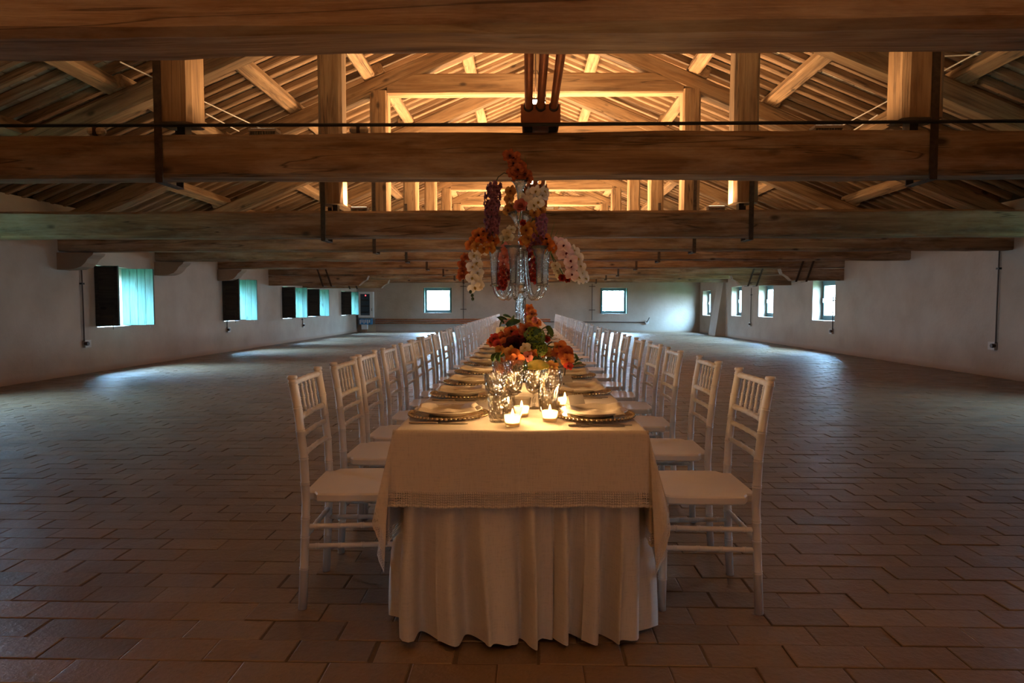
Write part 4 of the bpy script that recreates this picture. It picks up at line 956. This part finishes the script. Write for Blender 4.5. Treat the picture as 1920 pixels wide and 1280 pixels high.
def tumbler_proto():
    o = MB().lathe([(0.0, 0.0), (0.030, 0.0), (0.033, 0.004), (0.0345, 0.02), (0.036, 0.035), (0.0375, 0.05), (0.039, 0.065), (0.0405, 0.080), (0.041, 0.092), (0.0385, 0.092), (0.0375, 0.07), (0.0345, 0.03), (0.031, 0.015), (0.0, 0.013)], 36,
                   lambda a, z, i: cut(9, 9, 0.085)(a, z, i) if 1 < i < 7 else 1).build('crystal_tumbler', M['crystal'], None, False)
    return tag(o, '-', 'glass', 'crystal tumblers')
def goblet_proto():
    t = thing('crystal_goblet', '-', 'glass', group='crystal goblets')
    obj('bowl', MB().lathe([(0.006, 0.062), (0.018, 0.066), (0.029, 0.078), (0.035, 0.095), (0.038, 0.115), (0.0405, 0.14), (0.0425, 0.160), (0.041, 0.160), (0.0385, 0.138), (0.0355, 0.112), (0.031, 0.094), (0.02, 0.08), (0.0, 0.076)], 32, lambda a, z, i: cut(9, 9, 0.10)(a, z, i) if 1 < i < 6 else 1).mesh('bowl', M['crystal']), t)
    obj('stem', MB().lathe([(0.0, 0.006), (0.006, 0.008), (0.005, 0.02), (0.009, 0.034), (0.005, 0.046), (0.006, 0.062), (0.0, 0.066)], 10).mesh('stem', M['crystal']), t)
    obj('foot', MB().lathe([(0.0, 0.0), (0.034, 0.0), (0.034, 0.003), (0.012, 0.007), (0.0, 0.008)], 24).mesh('foot', M['crystal'], True), t); return t
def card_proto():
    o = MB().add([(-0.035, -0.016, 0), (0.035, -0.016, 0), (0.035, 0.016, 0), (-0.035, 0.016, 0), (-0.035, 0, 0.035), (0.035, 0, 0.035)], [(3, 2, 1, 0), (0, 1, 5, 4), (2, 3, 4, 5), (1, 2, 5), (3, 0, 4)]).build('place_card', M['card'])
    return tag(o, '-', 'card', 'grey tent place cards')
protos = {}
def put(kind, loc, rotz, label):
    f = dict(charger=charger_proto, plate=plate_proto, napkin=napkin_proto, knife=knife_proto, fork=fork_proto, tumbler=tumbler_proto, goblet=goblet_proto, card=card_proto)[kind]
    if kind not in protos: o = protos[kind] = f()
    else: o = dup(protos[kind])
    o.location = loc; o.rotation_euler = (0, 0, rotz); o['label'] = label; return o
rs = random.Random(21)
for side, ys in (('green-shutter', LY), ('bare-window', RY)):
    left = side[0] == 'g'; sx = -1 if left else 1; rz = 0 if left else PI
    for k, yc in enumerate(ys):
        y = yc - 0.17; x = TX + sx * 0.282
        w_ = '%s place from the candlelit end, %s side' % (WORDS[k], side)
        put('charger', (x, y, ZT), rs.uniform(0, 1), 'amber glass charger with beaded rim, ' + w_)
        put('plate', (x, y, ZT + 0.0085), 0, 'ivory dinner plate on a beaded charger, ' + w_)
        put('napkin', (x + sx * 0.004, y, ZT + 0.0085), rz + rs.uniform(-0.12, 0.12), 'folded ecru linen napkin on a plate, ' + w_)
        if k < 9:
            put('knife', (x - sx * 0.0 + sx * 0.02, y + (-0.176 if left else 0.176), ZT), rz, 'pewter table knife beside a charger, ' + w_)
            for q in range(2):
                put('fork', (x + sx * (0.02 - 0.03 * q), y + (0.176 + 0.026 * q) * (1 if left else -1), ZT), rz, 'pewter table fork, %s, %s' % (['nearer the charger', 'farther from the charger'][q], w_))
        if k < 12:
            tx, ty = (-0.105, y - 0.125) if left else (0.085, y + 0.14)
            put('tumbler', (tx, ty, ZT), rs.uniform(0, 3), 'cut crystal water tumbler, ' + w_)
            gl = [(-0.128, y + 0.06), (-0.055, y + 0.14)] if left else [(0.112, y + 0.27), (0.03, y + 0.22)]
            for q, (gx, gy) in enumerate(gl):
                put('goblet', (gx, gy, ZT), rs.uniform(0, 3), 'cut crystal stemmed goblet, %s, %s' % (['outer of two', 'inner of two'][q], w_))
        if k < 4 and not left: put('card', (x - 0.07, y + 0.02, ZT + 0.049), 0.5, 'small grey tent card on a napkin, ' + w_)

# ================================================================== CANDLES
def votive_proto():
    t = thing('votive_candle', '-', 'candle', group='votive candles')
    obj('glass_cup', MB().lathe([(0.0, 0.0), (0.0225, 0.0), (0.0235, 0.004), (0.0335, 0.066), (0.0325, 0.066), (0.0222, 0.006), (0.0, 0.005)], 28, lambda a, z, i: 1 + (0.012 * math.cos(20 * a) if 1 < i < 4 else 0)).mesh('glass_cup', M['votive_glass'], True), t)
    obj('wax', MB().lathe([(0.0, 0.0065), (0.0212, 0.0065), (0.0262, 0.036)], 20).lathe([(0.0222, 0.013), (0.0, 0.012)], 20).mesh('wax', M['wax'], True), t)
    obj('wick', MB().tube([(0, 0, 0.012), (0, 0, 0.022)], 0.001, 5).mesh('wick', M['black']), t)
    obj('flame', MB().lathe([(0.0, 0.020), (0.0035, 0.024), (0.0055, 0.031), (0.0045, 0.041), (0.0020, 0.051), (0.0, 0.057)], 10).mesh('flame', M['flame'], True), t)
    ld = bpy.data.lights.new('candle_light', 'POINT'); ld.energy = CANDLE_W; ld.color = (1.0, 0.56, 0.22); ld.shadow_soft_size = 0.012
    obj('candle_light', ld, t, (0, 0, 0.054)); return t
V_ = [((961, 799), 'white votive candle in clear glass, closest to the table end edge'), ((978, 781), 'white votive candle in clear glass beside the first crystal tumbler'),
      ((1031, 790), 'white votive candle in clear glass facing the first bare-window place'), ((1059, 763), 'white votive candle in clear glass behind the grey place card')]
spots = [(PZ(px, py, ZT), l) for (px, py), l in V_]
for k, (x, y) in enumerate([(-0.10, 3.42), (0.10, 3.62), (-0.15, 4.05), (0.07, 4.45), (-0.10, 5.05), (0.06, 5.45), (-0.10, 6.3), (0.06, 6.9), (-0.10, 7.8), (0.06, 8.9)]):
    spots.append((Vector((x, y, ZT)), 'white votive candle among the flowers, %s past the crystal glasses' % WORDS[k]))
vp = None
for p, lab in spots:
    if vp is None: o = vp = votive_proto()
    else: o = dup(vp)
    o.location = (p.x, p.y, ZT); o.scale = (1.13,) * 3; o['label'] = lab

# ================================================================== FLOWERS
def petal_into(b, ln, wd, cup, ang, tilt, base=0.0, curl=0.0, nu=4, nv=5):
    """one petal growing along +x in local frame, rotated by ang about z; tilt lifts it"""
    Mx = Matrix.Rotation(ang, 4, 'Z') @ Matrix.Rotation(-tilt, 4, 'Y') @ Matrix.Translation((base, 0, 0))
    g = MB()
    def f(u, v):
        w = wd * math.sin(PI * (0.12 + 0.80 * v)) ** 0.75 * (1 if v < 0.97 else 0.75)
        y = (u - 0.5) * w; x = ln * v
        return (x, y, cup * (abs(u - 0.5) * 2) ** 2 * w + curl * v * v * ln + 0.04 * ln * math.sin(u * 9 + v * 5))
    g.grid(f, nu, nv); b.merge(g, Mx)
def orchid_mesh(col, lip, r=0.042):
    b = MB()
    for a in (0.0, PI): petal_into(b, r, r * 1.25, 0.12, a, 0.15, 0.002, -0.12)
    for a in (PI / 2, -PI / 2 + 0.72, -PI / 2 - 0.72): petal_into(b, r * 0.98, r * 0.72, -0.10, a, -0.02, 0.002, -0.10)
    b.mi = 1
    petal_into(b, r * 0.45, r * 0.34, 0.5, -PI / 2, 0.9, 0.001); petal_into(b, r * 0.26, r * 0.22, 0.5, -PI / 2 + 0.9, 1.2, 0.001); petal_into(b, r * 0.26, r * 0.22, 0.5, -PI / 2 - 0.9, 1.2, 0.001)
    b.merge(MB().lathe([(0.0, 0.0), (r * 0.09, r * 0.05), (r * 0.07, r * 0.2), (0.0, r * 0.26)], 6), Matrix.Identity(4)); b.mi = 0
    return b.mesh('blossom', [PET[col], PET[lip]], True)
def rose_mesh(col, lip, r=0.036):
    b = MB()
    for ring, (k, tl, sc_) in enumerate(((6, 0.35, 1.0), (6, 0.75, 0.85), (5, 1.1, 0.65), (4, 1.35, 0.45))):
        for i in range(k): petal_into(b, r * sc_, r * sc_ * 1.05, 0.35, 2 * PI * i / k + ring * 0.5, tl, 0.002, 0.15, 4, 4)
    return b.mesh('blossom', [PET[col], PET[lip]], True)
def floret_mesh(col, lip, r=0.015):
    b = MB()
    for i in range(5): petal_into(b, r, r * 0.85, 0.2, 2 * PI * i / 5, 0.3, 0.001, 0, 2, 3)
    b.mi = 1; petal_into(b, r * 0.4, r * 0.4, 0.4, 0.3, 1.2, 0, 0, 2, 2); b.mi = 0
    return b.mesh('floret', [PET[col], PET[lip]], True)
def head_mesh(col, lip, R=0.055, n=70, fr=0.013, seed=1, squash=0.8):
    r_ = random.Random(seed); b = MB()
    for i in range(n):
        z = 1 - 1.75 * (i + 0.5) / n; a = i * 2.39996; rr = math.sqrt(max(0, 1 - z * z)); d = Vector((rr * math.cos(a), rr * math.sin(a), z))
        q = d.to_track_quat('Z', 'Y').to_matrix().to_4x4(); g = MB()
        for k in range(4): petal_into(g, fr, fr * 0.95, 0.2, PI / 2 * k + r_.random(), 0.25, 0.001, 0, 2, 2)
        b.merge(g, Matrix.Translation(Vector((d.x, d.y, d.z * squash)) * R * r_.uniform(0.88, 1.04)) @ q)
    b.mi = 1; b.merge(MB().lathe([(0.0, -0.6 * R), (0.5 * R, -0.45 * R), (0.72 * R, 0), (0.5 * R, 0.45 * R), (0, 0.6 * R)], 10), Matrix.Identity(4)); b.mi = 0
    return b.mesh('flower_head', [PET[col], PET[lip]], True)
def leaf_mesh(col='leaf', ln=0.07, wd=0.032):
    b = MB(); petal_into(b, ln, wd, 0.35, 0, 0.0, 0, -0.25, 4, 6); return b.mesh('leaf', [PET[col]], True)
_cache = {}
def bm_(kind, col, lip, *a):
    key = (kind, col, lip) + a
    if key not in _cache: _cache[key] = dict(orchid=orchid_mesh, rose=rose_mesh, floret=floret_mesh, head=head_mesh, leaf=lambda c, l, *q: leaf_mesh(c, *q))[kind](col, lip, *a)
    return _cache[key]
rf = random.Random(99)
def face(direction, roll=0.0):
    d = Vector(direction).normalized(); q = d.to_track_quat('Z', 'Y'); return (q.to_matrix() @ Matrix.Rotation(roll, 3, 'Z')).to_euler()
def add_flower(parent, name, me, world, direction, roll=0.0, scale=1.0):
    o = obj(name, me, parent); o.location = Vector(world) - parent.location; o.rotation_euler = face(direction, roll); o.scale = (scale,) * 3; return o

CY = 4.30
cx0 = P(975, 500, CY).x
def zpx(py): return P(975, py, CY).z
cand_root = thing('glass_candelabrum', 'tall clear blown-glass candelabrum with curved arms holding flower vases', 'candelabrum', (cx0, CY, ZT))
zb0 = ZT
def zz(py): return zpx(py) - zb0
G = M['murano']
obj('base', MB().lathe([(0.0, 0.0), (0.105, 0.0), (0.105, 0.008), (0.06, 0.022), (0.024, 0.05), (0.018, 0.08), (0.0, 0.085)], 28).mesh('base', G, True), cand_root)
tw = lambda a, z, i: 1 + 0.12 * math.cos(4 * a + z * 30)
obj('stem', MB().lathe([(0.017, 0.07), (0.019, 0.14), (0.028, 0.22), (0.040, zz(615)), (0.031, zz(605)), (0.026, zz(590)), (0.027, zz(575)), (0.024, zz(560)), (0.022, zz(548))], 20, tw).mesh('stem', G, True), cand_root)
for (pa, pb, rr) in ((550, 530, 0.034), (485, 468, 0.026)):
    obj('knop', MB().lathe([(0.012, zz(pa)), (rr, zz(pa - 3)), (rr * 0.85, zz((pa + pb) / 2)), (rr, zz(pb + 3)), (0.012, zz(pb))], 24, lambda a, z, i: 1 + 0.10 * abs(math.sin(6 * a + z * 80))).mesh('knop', G), cand_root)
obj('column', MB().lathe([(0.020, zz(530)), (0.017, zz(515)), (0.016, zz(485)), (0.012, zz(470)), (0.011, zz(440)), (0.013, zz(400)), (0.014, zz(375))], 18).mesh('column', G, True), cand_root)
obj('top_vase', MB().lathe([(0.008, zz(380)), (0.016, zz(376)), (0.020, zz(360)), (0.028, zz(350)), (0.045, zz(342)), (0.058, zz(339)), (0.056, zz(339)), (0.042, zz(343)), (0.025, zz(351)), (0.016, zz(361)), (0.010, zz(375))], 24).mesh('top_vase', G, True), cand_root)
for k, (dx, pa, pb) in enumerate(((-0.055, 425, 393), (0.05, 430, 405))):
    g = MB().lathe([(0.007, 0), (0.012, 0.01), (0.014, 0.04), (0.020, 0.07), (0.036, 0.095), (0.034, 0.095), (0.018, 0.071), (0.011, 0.04), (0.006, 0.012)], 18)
    me = g.mesh('side_vase', G, True); obj('side_vase', me, cand_root, (dx * 0.25, -0.02, zz(pa)), (0, math.copysign(0.35, dx), 0))
for k in range(6):
    a = k * PI / 3 + 0.28
    arm = []
    for t in range(15):
        u = t / 14; ang = PI * u                                   # U shape
        r_ = 0.042 + 0.062 * (1 - math.cos(ang)) ; zc = zz(562) + (0.30 * (1 - u) ** 1.6 if u < 0.5 else 0) + 0.0
        zc = zz(560) + (0.30 * max(0, (0.5 - u) / 0.5) ** 1.9 if u < 0.5 else 0.085 * ((u - 0.5) / 0.5) ** 1.7)
        arm.append((r_ * math.cos(a), r_ * math.sin(a), zc))
    obj('arm', MB().tube(arm, [0.009 + 0.004 * math.sin(PI * t / 14) for t in range(15)], 10).mesh('arm', G, True), cand_root)
    z0 = zz(560) + 0.080
    g = MB().lathe([(0.004, 0), (0.017, 0.004), (0.020, 0.03), (0.021, 0.10), (0.024, 0.17), (0.034, 0.215), (0.056, 0.238), (0.054, 0.239), (0.031, 0.216), (0.021, 0.17), (0.018, 0.10), (0.016, 0.02), (0.0, 0.012)], 20)
    obj('arm_vase', g.mesh('arm_vase', G, True), cand_root, (arm[-1][0], arm[-1][1], z0))
    obj('collar', MB().lathe([(0.020, 0), (0.026, 0.004), (0.026, 0.012), (0.020, 0.016)], 16).mesh('collar', G, True), cand_root, (arm[-1][0], arm[-1][1], z0 - 0.006))

def spray(name, label, cat, kind, col, lip, pts, base, dy=0.0, size=None, dirs=(0, -1, 0.15), stem='green_stem', jitter=0.75, buds=0, scale=1.0):
    """pts: pixel spots of the blossoms; base: pixel the stem comes from"""
    B = P(base[0], base[1], CY + 0.03); root = thing(name, label, cat, B)
    W = [P(px, py, CY + dy + rf.uniform(-0.03, 0.03)) for px, py in pts]
    line = [Vector((0, 0, 0))] + [w - B + Vector((0, 0.025, 0)) for w in W]
    obj('stem', MB().tube(line, 0.0035, 6).mesh('stem', M[stem]), root)
    for w in W:
        d = Vector(dirs) + Vector((rf.uniform(-1, 1), rf.uniform(-0.3, 0.3), rf.uniform(-0.6, 0.6))) * jitter
        add_flower(root, 'blossom' if kind != 'head' else 'flower_head', bm_(kind, col, lip, *((size,) if size else ())), w, d, rf.uniform(-0.5, 0.5), scale * rf.uniform(0.88, 1.12))
    for k in range(buds):
        p = W[-1] - B + Vector((rf.uniform(-0.03, 0.03), 0, -0.03 - 0.022 * k))
        obj('bud', MB().lathe([(0, -0.012), (0.008, -0.006), (0.010, 0.002), (0.006, 0.010), (0, 0.013)], 8).mesh('bud', PET['leaf']), root, p)
    return root
def spike(name, label, cat, col, lip, line_px, n, wid, dy=0.0, base=None, stem='dark_stem', r=0.019, skip=0):
    B = P(base[0], base[1], CY + 0.02); root = thing(name, label, cat, B)
    W = [P(px, py, CY + dy) for px, py in line_px]
    obj('stem', MB().tube([Vector((0, 0, 0))] + [w - B for w in W], 0.0032, 6).mesh('stem', M[stem]), root)
    axis = W[skip:]
    cum = [0]
    for a, c in zip(axis, axis[1:]): cum.append(cum[-1] + (c - a).length)
    for i in range(n):
        t = (i + 0.5) / n * cum[-1]; k = max(j for j in range(len(cum) - 1) if cum[j] <= t); p = axis[k].lerp(axis[k + 1], (t - cum[k]) / (cum[k + 1] - cum[k]))
        a = i * 2.4; w_ = wid * (0.55 + 0.45 * math.sin(PI * (0.15 + 0.75 * i / n)))
        d = Vector((math.cos(a), math.sin(a), rf.uniform(-0.2, 0.3)))
        add_flower(root, 'floret', bm_('floret', col, lip, r), p + d * w_ * rf.uniform(0.55, 1.0), d, a, rf.uniform(0.85, 1.2))
    return root
spray('orchid_spray', 'rust orchid spray crowning the glass candelabrum', 'orchid', 'orchid', 'rust', 'burgundy', [(968, 330), (960, 322), (970, 318), (962, 306), (975, 312), (956, 292), (964, 296), (984, 326), (990, 334)], (975, 345), -0.03, None, jitter=0.6)
spray('orchid_spray', 'white orchid cluster right under the top vase', 'orchid', 'orchid', 'white', 'yellow', [(985, 372), (994, 362), (1005, 358), (1016, 366), (1010, 378), (1000, 384), (992, 378), (1020, 358)], (980, 350), -0.06, None, dirs=(0.4, -1, -0.1))
spike('larkspur_stem', 'drooping mauve larkspur on an arching dark stem', 'larkspur', 'mauve', 'magenta', [(958, 328), (945, 324), (934, 332), (928, 345), (923, 375), (921, 400), (924, 438)], 110, 0.050, -0.04, (968, 338), skip=3)
spike('larkspur_stem', 'lilac pink larkspur leaning above the bare-window arm', 'larkspur', 'lilac', 'mauve', [(1000, 470), (1008, 450), (1014, 425), (1016, 405)], 46, 0.04, -0.05, (1003, 480), 'green_stem')
spike('larkspur_stem', 'dark crimson larkspur hanging between the glass arms', 'larkspur', 'red', 'mauve', [(992, 452), (1000, 470), (1004, 490), (1002, 515), (1000, 532)], 60, 0.045, 0.05, (985, 445), 'green_stem')
spike('larkspur_stem', 'crimson larkspur hanging below the salmon orchids', 'larkspur', 'red', 'burgundy', [(945, 495), (944, 510), (942, 528), (940, 542)], 46, 0.04, 0.03, (942, 480), 'green_stem')
spray('orchid_spray', 'amber brown orchid spray down the candelabrum column', 'orchid', 'orchid', 'amber', 'rust', [(958, 358), (954, 372), (958, 386), (952, 394), (962, 398)], (972, 345), -0.02, None, scale=0.85)
spray('rose_stem', 'coral rose under the white orchids', 'rose', 'rose', 'salmon', 'red', [(977, 388)], (974, 420), -0.10, None, scale=1.25, jitter=0.2)
spray('rose_stem', 'small scarlet rose on the candelabrum column', 'rose', 'rose', 'red', 'red', [(981, 418)], (976, 440), -0.08, None, scale=0.7, jitter=0.2)
spray('orchid_spray', 'mustard orchids right of the column', 'orchid', 'orchid', 'amber', 'rust', [(1003, 398), (1012, 395), (988, 432), (996, 426), (1000, 440), (990, 448)], (980, 462), -0.05, None)
spray('orchid_spray', 'orange orchid cluster over the shutter-side arm', 'orchid', 'orchid', 'orange', 'burgundy', [(890, 452), (896, 440), (908, 434), (902, 450), (915, 446), (922, 436), (884, 460), (914, 460), (926, 452)], (925, 475), -0.04, None)
spray('orchid_spray', 'amber orchids low over the shutter-side vase', 'orchid', 'orchid', 'amber', 'orange', [(893, 462), (908, 466), (920, 464)], (924, 476), -0.10, None, scale=0.9)
spray('orchid_spray', 'cascading white orchid spray with dark buds', 'orchid', 'orchid', 'white', 'yellow', [(903, 470), (890, 478), (896, 492), (886, 500), (896, 512), (886, 520), (898, 530), (890, 538)], (922, 472), -0.08, None, dirs=(-0.3, -1, -0.1), buds=3)
spray('orchid_spray', 'brick red orchids behind the white cascade', 'orchid', 'orchid', 'rust', 'red', [(872, 482), (866, 495), (868, 508), (864, 518), (872, 515)], (915, 470), 0.05, None, scale=0.8)
spray('orchid_spray', 'small cream orchid spray beside the column', 'orchid', 'orchid', 'cream', 'yellow', [(958, 430), (950, 436), (944, 446), (955, 444)], (932, 472), -0.02, None, scale=0.75)
spray('orchid_spray', 'salmon pink orchids hanging inside the shutter-side arm', 'orchid', 'orchid', 'salmon', 'pink', [(950, 466), (958, 478), (944, 480), (948, 494), (956, 490)], (930, 470), -0.03, None)
spray('orchid_spray', 'orange orchids over the bare-window vase', 'orchid', 'orchid', 'orange', 'burgundy', [(1006, 462), (1016, 455), (1028, 458), (1012, 466), (1036, 464), (984, 452), (1022, 448)], (1026, 478), -0.06, None)
spray('orchid_spray', 'pale pink orchid cascade with magenta lips', 'orchid', 'orchid', 'pink', 'magenta', [(1046, 456), (1058, 460), (1062, 474), (1070, 488), (1072, 500), (1072, 514), (1056, 476)], (1030, 474), -0.09, None, dirs=(-0.1, -1, 0.0), jitter=0.35)
spray('orchid_spray', 'white orchid cascade beyond the pale pink orchids', 'orchid', 'orchid', 'white', 'yellow', [(1076, 470), (1082, 484), (1088, 498), (1092, 512), (1084, 520), (1097, 522)], (1034, 470), -0.02, None, dirs=(0.7, -1, 0.0), jitter=0.35)
spray('orchid_spray', 'cream orchid spray inside the bare-window cascade', 'orchid', 'orchid', 'cream', 'amber', [(1042, 498), (1046, 508), (1050, 516)], (1032, 474), 0.02, None, scale=0.7)
spray('rose_stem', 'scarlet rose low beside the pale pink orchids', 'rose', 'rose', 'red', 'red', [(1063, 526), (1054, 520)], (1034, 476), -0.06, None, scale=0.75)
GB = ['leaning over the orange orchids on the bare-window vase', 'standing beside the lilac pink larkspur', 'among the orange orchids on the shutter side', 'arching above the pale pink orchid cascade', 'crossing the small cream orchid spray', 'standing tallest behind the crowning rust orchids', 'leaning out of the top vase']
for k, (a, c) in enumerate([((1026, 476), (1046, 430)), ((1022, 476), (1040, 415)), ((924, 474), (930, 440)), ((1030, 476), (1056, 440)), ((935, 474), (952, 420)), ((985, 340), (984, 292)), ((978, 340), (990, 305))]):
    A, Cc = P(a[0], a[1], CY), P(c[0], c[1], CY - 0.02)
    o = MB().tube([(0, 0, 0), (Cc - A) * 0.5 + Vector((0.006, 0, 0.006)), Cc - A], [0.003, 0.0025, 0.001], 5).build('grass_blade', M['green_stem'], loc=A); tag(o, 'slender green grass blade ' + GB[k], 'grass blade', 'grass blades in the candelabrum')

def arrangement(label, y0, spots_, leaves, r_bowl=0.1, x0=-0.02, twigs=()):
    root = thing('flower_arrangement', label, 'flowers', (x0, y0, ZT), group='low flower arrangements down the table')
    obj('bowl', MB().lathe([(0, 0), (r_bowl * 0.6, 0), (r_bowl, 0.05), (r_bowl * 0.95, 0.09), (0, 0.085)], 20).mesh('bowl', M['dark_stem']), root)
    core = MB().lathe([(r_bowl * 0.8, 0.07), (r_bowl * 1.15, 0.12), (r_bowl * 0.9, 0.19), (0.0, 0.23)], 14, lambda a, z, i: 1 + 0.12 * math.sin(5 * a + z * 40)); obj('foliage_core', core.mesh('foliage_core', PET['leaf']), root)
    for (kind, col, lip, w, sc_, d) in spots_:
        o = add_flower(root, 'flower_head' if kind == 'head' else 'blossom', bm_(kind, col, lip), w, d, rf.uniform(-1, 1), sc_)
    for (w, d, col, ln, wd, roll) in leaves:
        o = obj('leaf', bm_('leaf', col, '', ln, wd), root); o.location = Vector(w) - root.location
        o.rotation_euler = (Vector(d).to_track_quat('X', 'Z').to_matrix() @ Matrix.Rotation(roll, 3, 'X')).to_euler()
    for (a, c) in twigs: obj('twig', MB().tube([Vector(a) - root.location, Vector(c) - root.location], 0.003, 5).mesh('twig', M['dark_stem']), root)
    return root
def S(kind, col, lip, px, py, y, sc_=1.0, d=None):
    return (kind, col, lip, P(px, py, y), sc_, d if d else (rf.uniform(-0.5, 0.5), -1, rf.uniform(0.1, 0.8)))
def Lf(px, py, y, d, col='leaf', ln=0.07, wd=0.034, roll=0.4): return (P(px, py, y), d, col, ln, wd, roll)
Y = 3.75
sp = [S('orchid', 'rust', 'burgundy', 960, 622, Y, 1.1), S('orchid', 'rust', 'red', 945, 632, Y, 1.0), S('orchid', 'rust', 'burgundy', 986, 618, Y - 0.05, 1.15), S('orchid', 'red', 'burgundy', 974, 632, Y - 0.05, 1.1),
      S('orchid', 'rust', 'red', 952, 642, Y - 0.05, 1.0), S('head', 'lime', 'leaf', 1002, 630, Y - 0.10, 1.0, (0.2, -0.6, 1)), S('head', 'lime', 'leaf', 1012, 652, Y - 0.12, 0.75, (0.3, -0.8, 0.6)),
      S('rose', 'burgundy', 'burgundy', 964, 648, Y - 0.08, 1.5), S('rose', 'burgundy', 'burgundy', 985, 648, Y - 0.10, 1.4), S('rose', 'burgundy', 'burgundy', 950, 655, Y - 0.06, 1.1), S('rose', 'burgundy', 'burgundy', 998, 660, Y - 0.05, 1.2),
      S('orchid', 'orange', 'red', 962, 668, Y - 0.20, 1.05), S('orchid', 'orange', 'magenta', 970, 672, Y - 0.23, 0.95), S('orchid', 'orange', 'burgundy', 942, 684, Y - 0.24, 1.1), S('orchid', 'amber', 'orange', 958, 660, Y - 0.18, 0.9), S('orchid', 'rust', 'red', 948, 690, Y - 0.27, 0.8),
      S('orchid', 'cream', 'yellow', 985, 652, Y - 0.19, 0.75), S('orchid', 'orange', 'amber', 998, 664, Y - 0.20, 0.8), S('orchid', 'salmon', 'red', 990, 668, Y - 0.22, 0.7),
      S('orchid', 'orange', 'red', 1050, 650, Y - 0.1, 0.95), S('orchid', 'rust', 'red', 1060, 662, Y - 0.15, 1.1), S('orchid', 'orange', 'red', 1064, 674, Y - 0.18, 0.9), S('orchid', 'rust', 'red', 1044, 662, Y - 0.1, 0.9), S('orchid', 'red', 'magenta', 1066, 686, Y - 0.2, 0.6),
      S('rose', 'red', 'red', 1024, 636, Y, 0.7), S('rose', 'red', 'red', 1020, 682, Y - 0.25, 0.45), S('orchid', 'red', 'burgundy', 926, 634, Y, 0.75), S('orchid', 'rust', 'burgundy', 920, 642, Y, 0.6), S('orchid', 'red', 'magenta', 934, 645, Y - 0.05, 0.7), S('orchid', 'amber', 'rust', 938, 655, Y - 0.1, 0.7),
      S('orchid', 'amber', 'lime', 1022, 660, Y - 0.1, 0.9), S('orchid', 'amber', 'yellow', 1036, 688, Y - 0.28, 0.85), S('orchid', 'cream', 'amber', 938, 620, Y + 0.1, 0.7)]
lv = [Lf(990, 688, 3.42, (1, -0.3, 0.15), 'yellowleaf', 0.105, 0.06, 1.1)]
for (px, py) in [(932, 662), (926, 668), (940, 660), (1012, 668), (1018, 676), (1006, 680), (1022, 648), (1015, 620), (1024, 612), (985, 645), (975, 652), (1030, 655), (1000, 690), (965, 606), (950, 612), (1008, 690), (1026, 670)]:
    lv.append(Lf(px, py, Y - 0.15 + rf.uniform(-0.08, 0.12), (rf.uniform(-1, 1), -0.6, rf.uniform(-0.5, 0.7)), 'leaf', rf.uniform(0.06, 0.09), rf.uniform(0.03, 0.045), rf.uniform(0, 1.5)))
for (px, py) in [(1028, 628), (1034, 634), (1030, 640), (1016, 618), (1078, 680), (1082, 676), (1074, 686), (950, 600), (958, 596), (944, 606), (938, 612), (962, 604), (952, 618)]:
    lv.append(Lf(px, py, Y + rf.uniform(0, 0.3), (rf.uniform(-1, 1), -0.3, rf.uniform(0.1, 0.9)), 'leaf', 0.055, 0.02, rf.uniform(0, 1.5)))
arrangement('large rust orchid and lime hydrangea arrangement at the foot of the candelabrum', 3.85, sp, lv, 0.09, -0.01,
            [(P(1060, 690, 3.5), P(1056, 728, 3.32)), (P(1035, 640, Y), P(1010, 660, Y)), (P(1078, 682, Y), P(1040, 690, Y)), (P(985, 562, 5.2), P(986, 612, 5.2))])
for n, ya in enumerate((5.9, 8.3, 11.0, 14.0, 17.0, 20.0)):
    sp, lv = [], []
    for k in range(16):
        a = rf.uniform(0, 2 * PI); r_ = rf.uniform(0.02, 0.15); w = Vector((0.0 + r_ * math.cos(a), ya + 1.3 * r_ * math.sin(a), ZT + 0.10 + 0.20 * (1 - r_ / 0.17) + (0.03 if k % 5 == 0 else 0)))
        sp.append((rf.choice(['orchid', 'orchid', 'rose', 'orchid', 'head' if k % 6 == 0 else 'rose']), rf.choice(['orange', 'rust', 'amber', 'red', 'salmon', 'orange']), 'burgundy', w, rf.uniform(0.7, 1.05), (rf.uniform(-0.6, 0.6), -1, rf.uniform(0.2, 1))))
    if n == 0:
        sp += [S('orchid', 'orange', 'red', 992, 578, 5.9, 1.1), S('orchid', 'orange', 'burgundy', 998, 588, 5.85, 1.1), S('orchid', 'amber', 'red', 994, 598, 5.8, 1.1), S('orchid', 'orange', 'red', 1006, 606, 5.75, 1.1), S('rose', 'salmon', 'red', 1004, 600, 5.7, 0.9)]
    for k in range(14):
        a = rf.uniform(0, 2 * PI); w = Vector((0.11 * math.cos(a), ya + 0.15 * math.sin(a), ZT + rf.uniform(0.06, 0.2)))
        lv.append((w, (math.cos(a), math.sin(a), rf.uniform(-0.2, 0.8)), 'leaf', rf.uniform(0.06, 0.1), rf.uniform(0.025, 0.04), rf.uniform(0, 1)))
    arrangement('low orange flower mound with green leaves, %s beyond the candelabrum' % WORDS[n], ya, sp, lv, 0.085, -0.01)
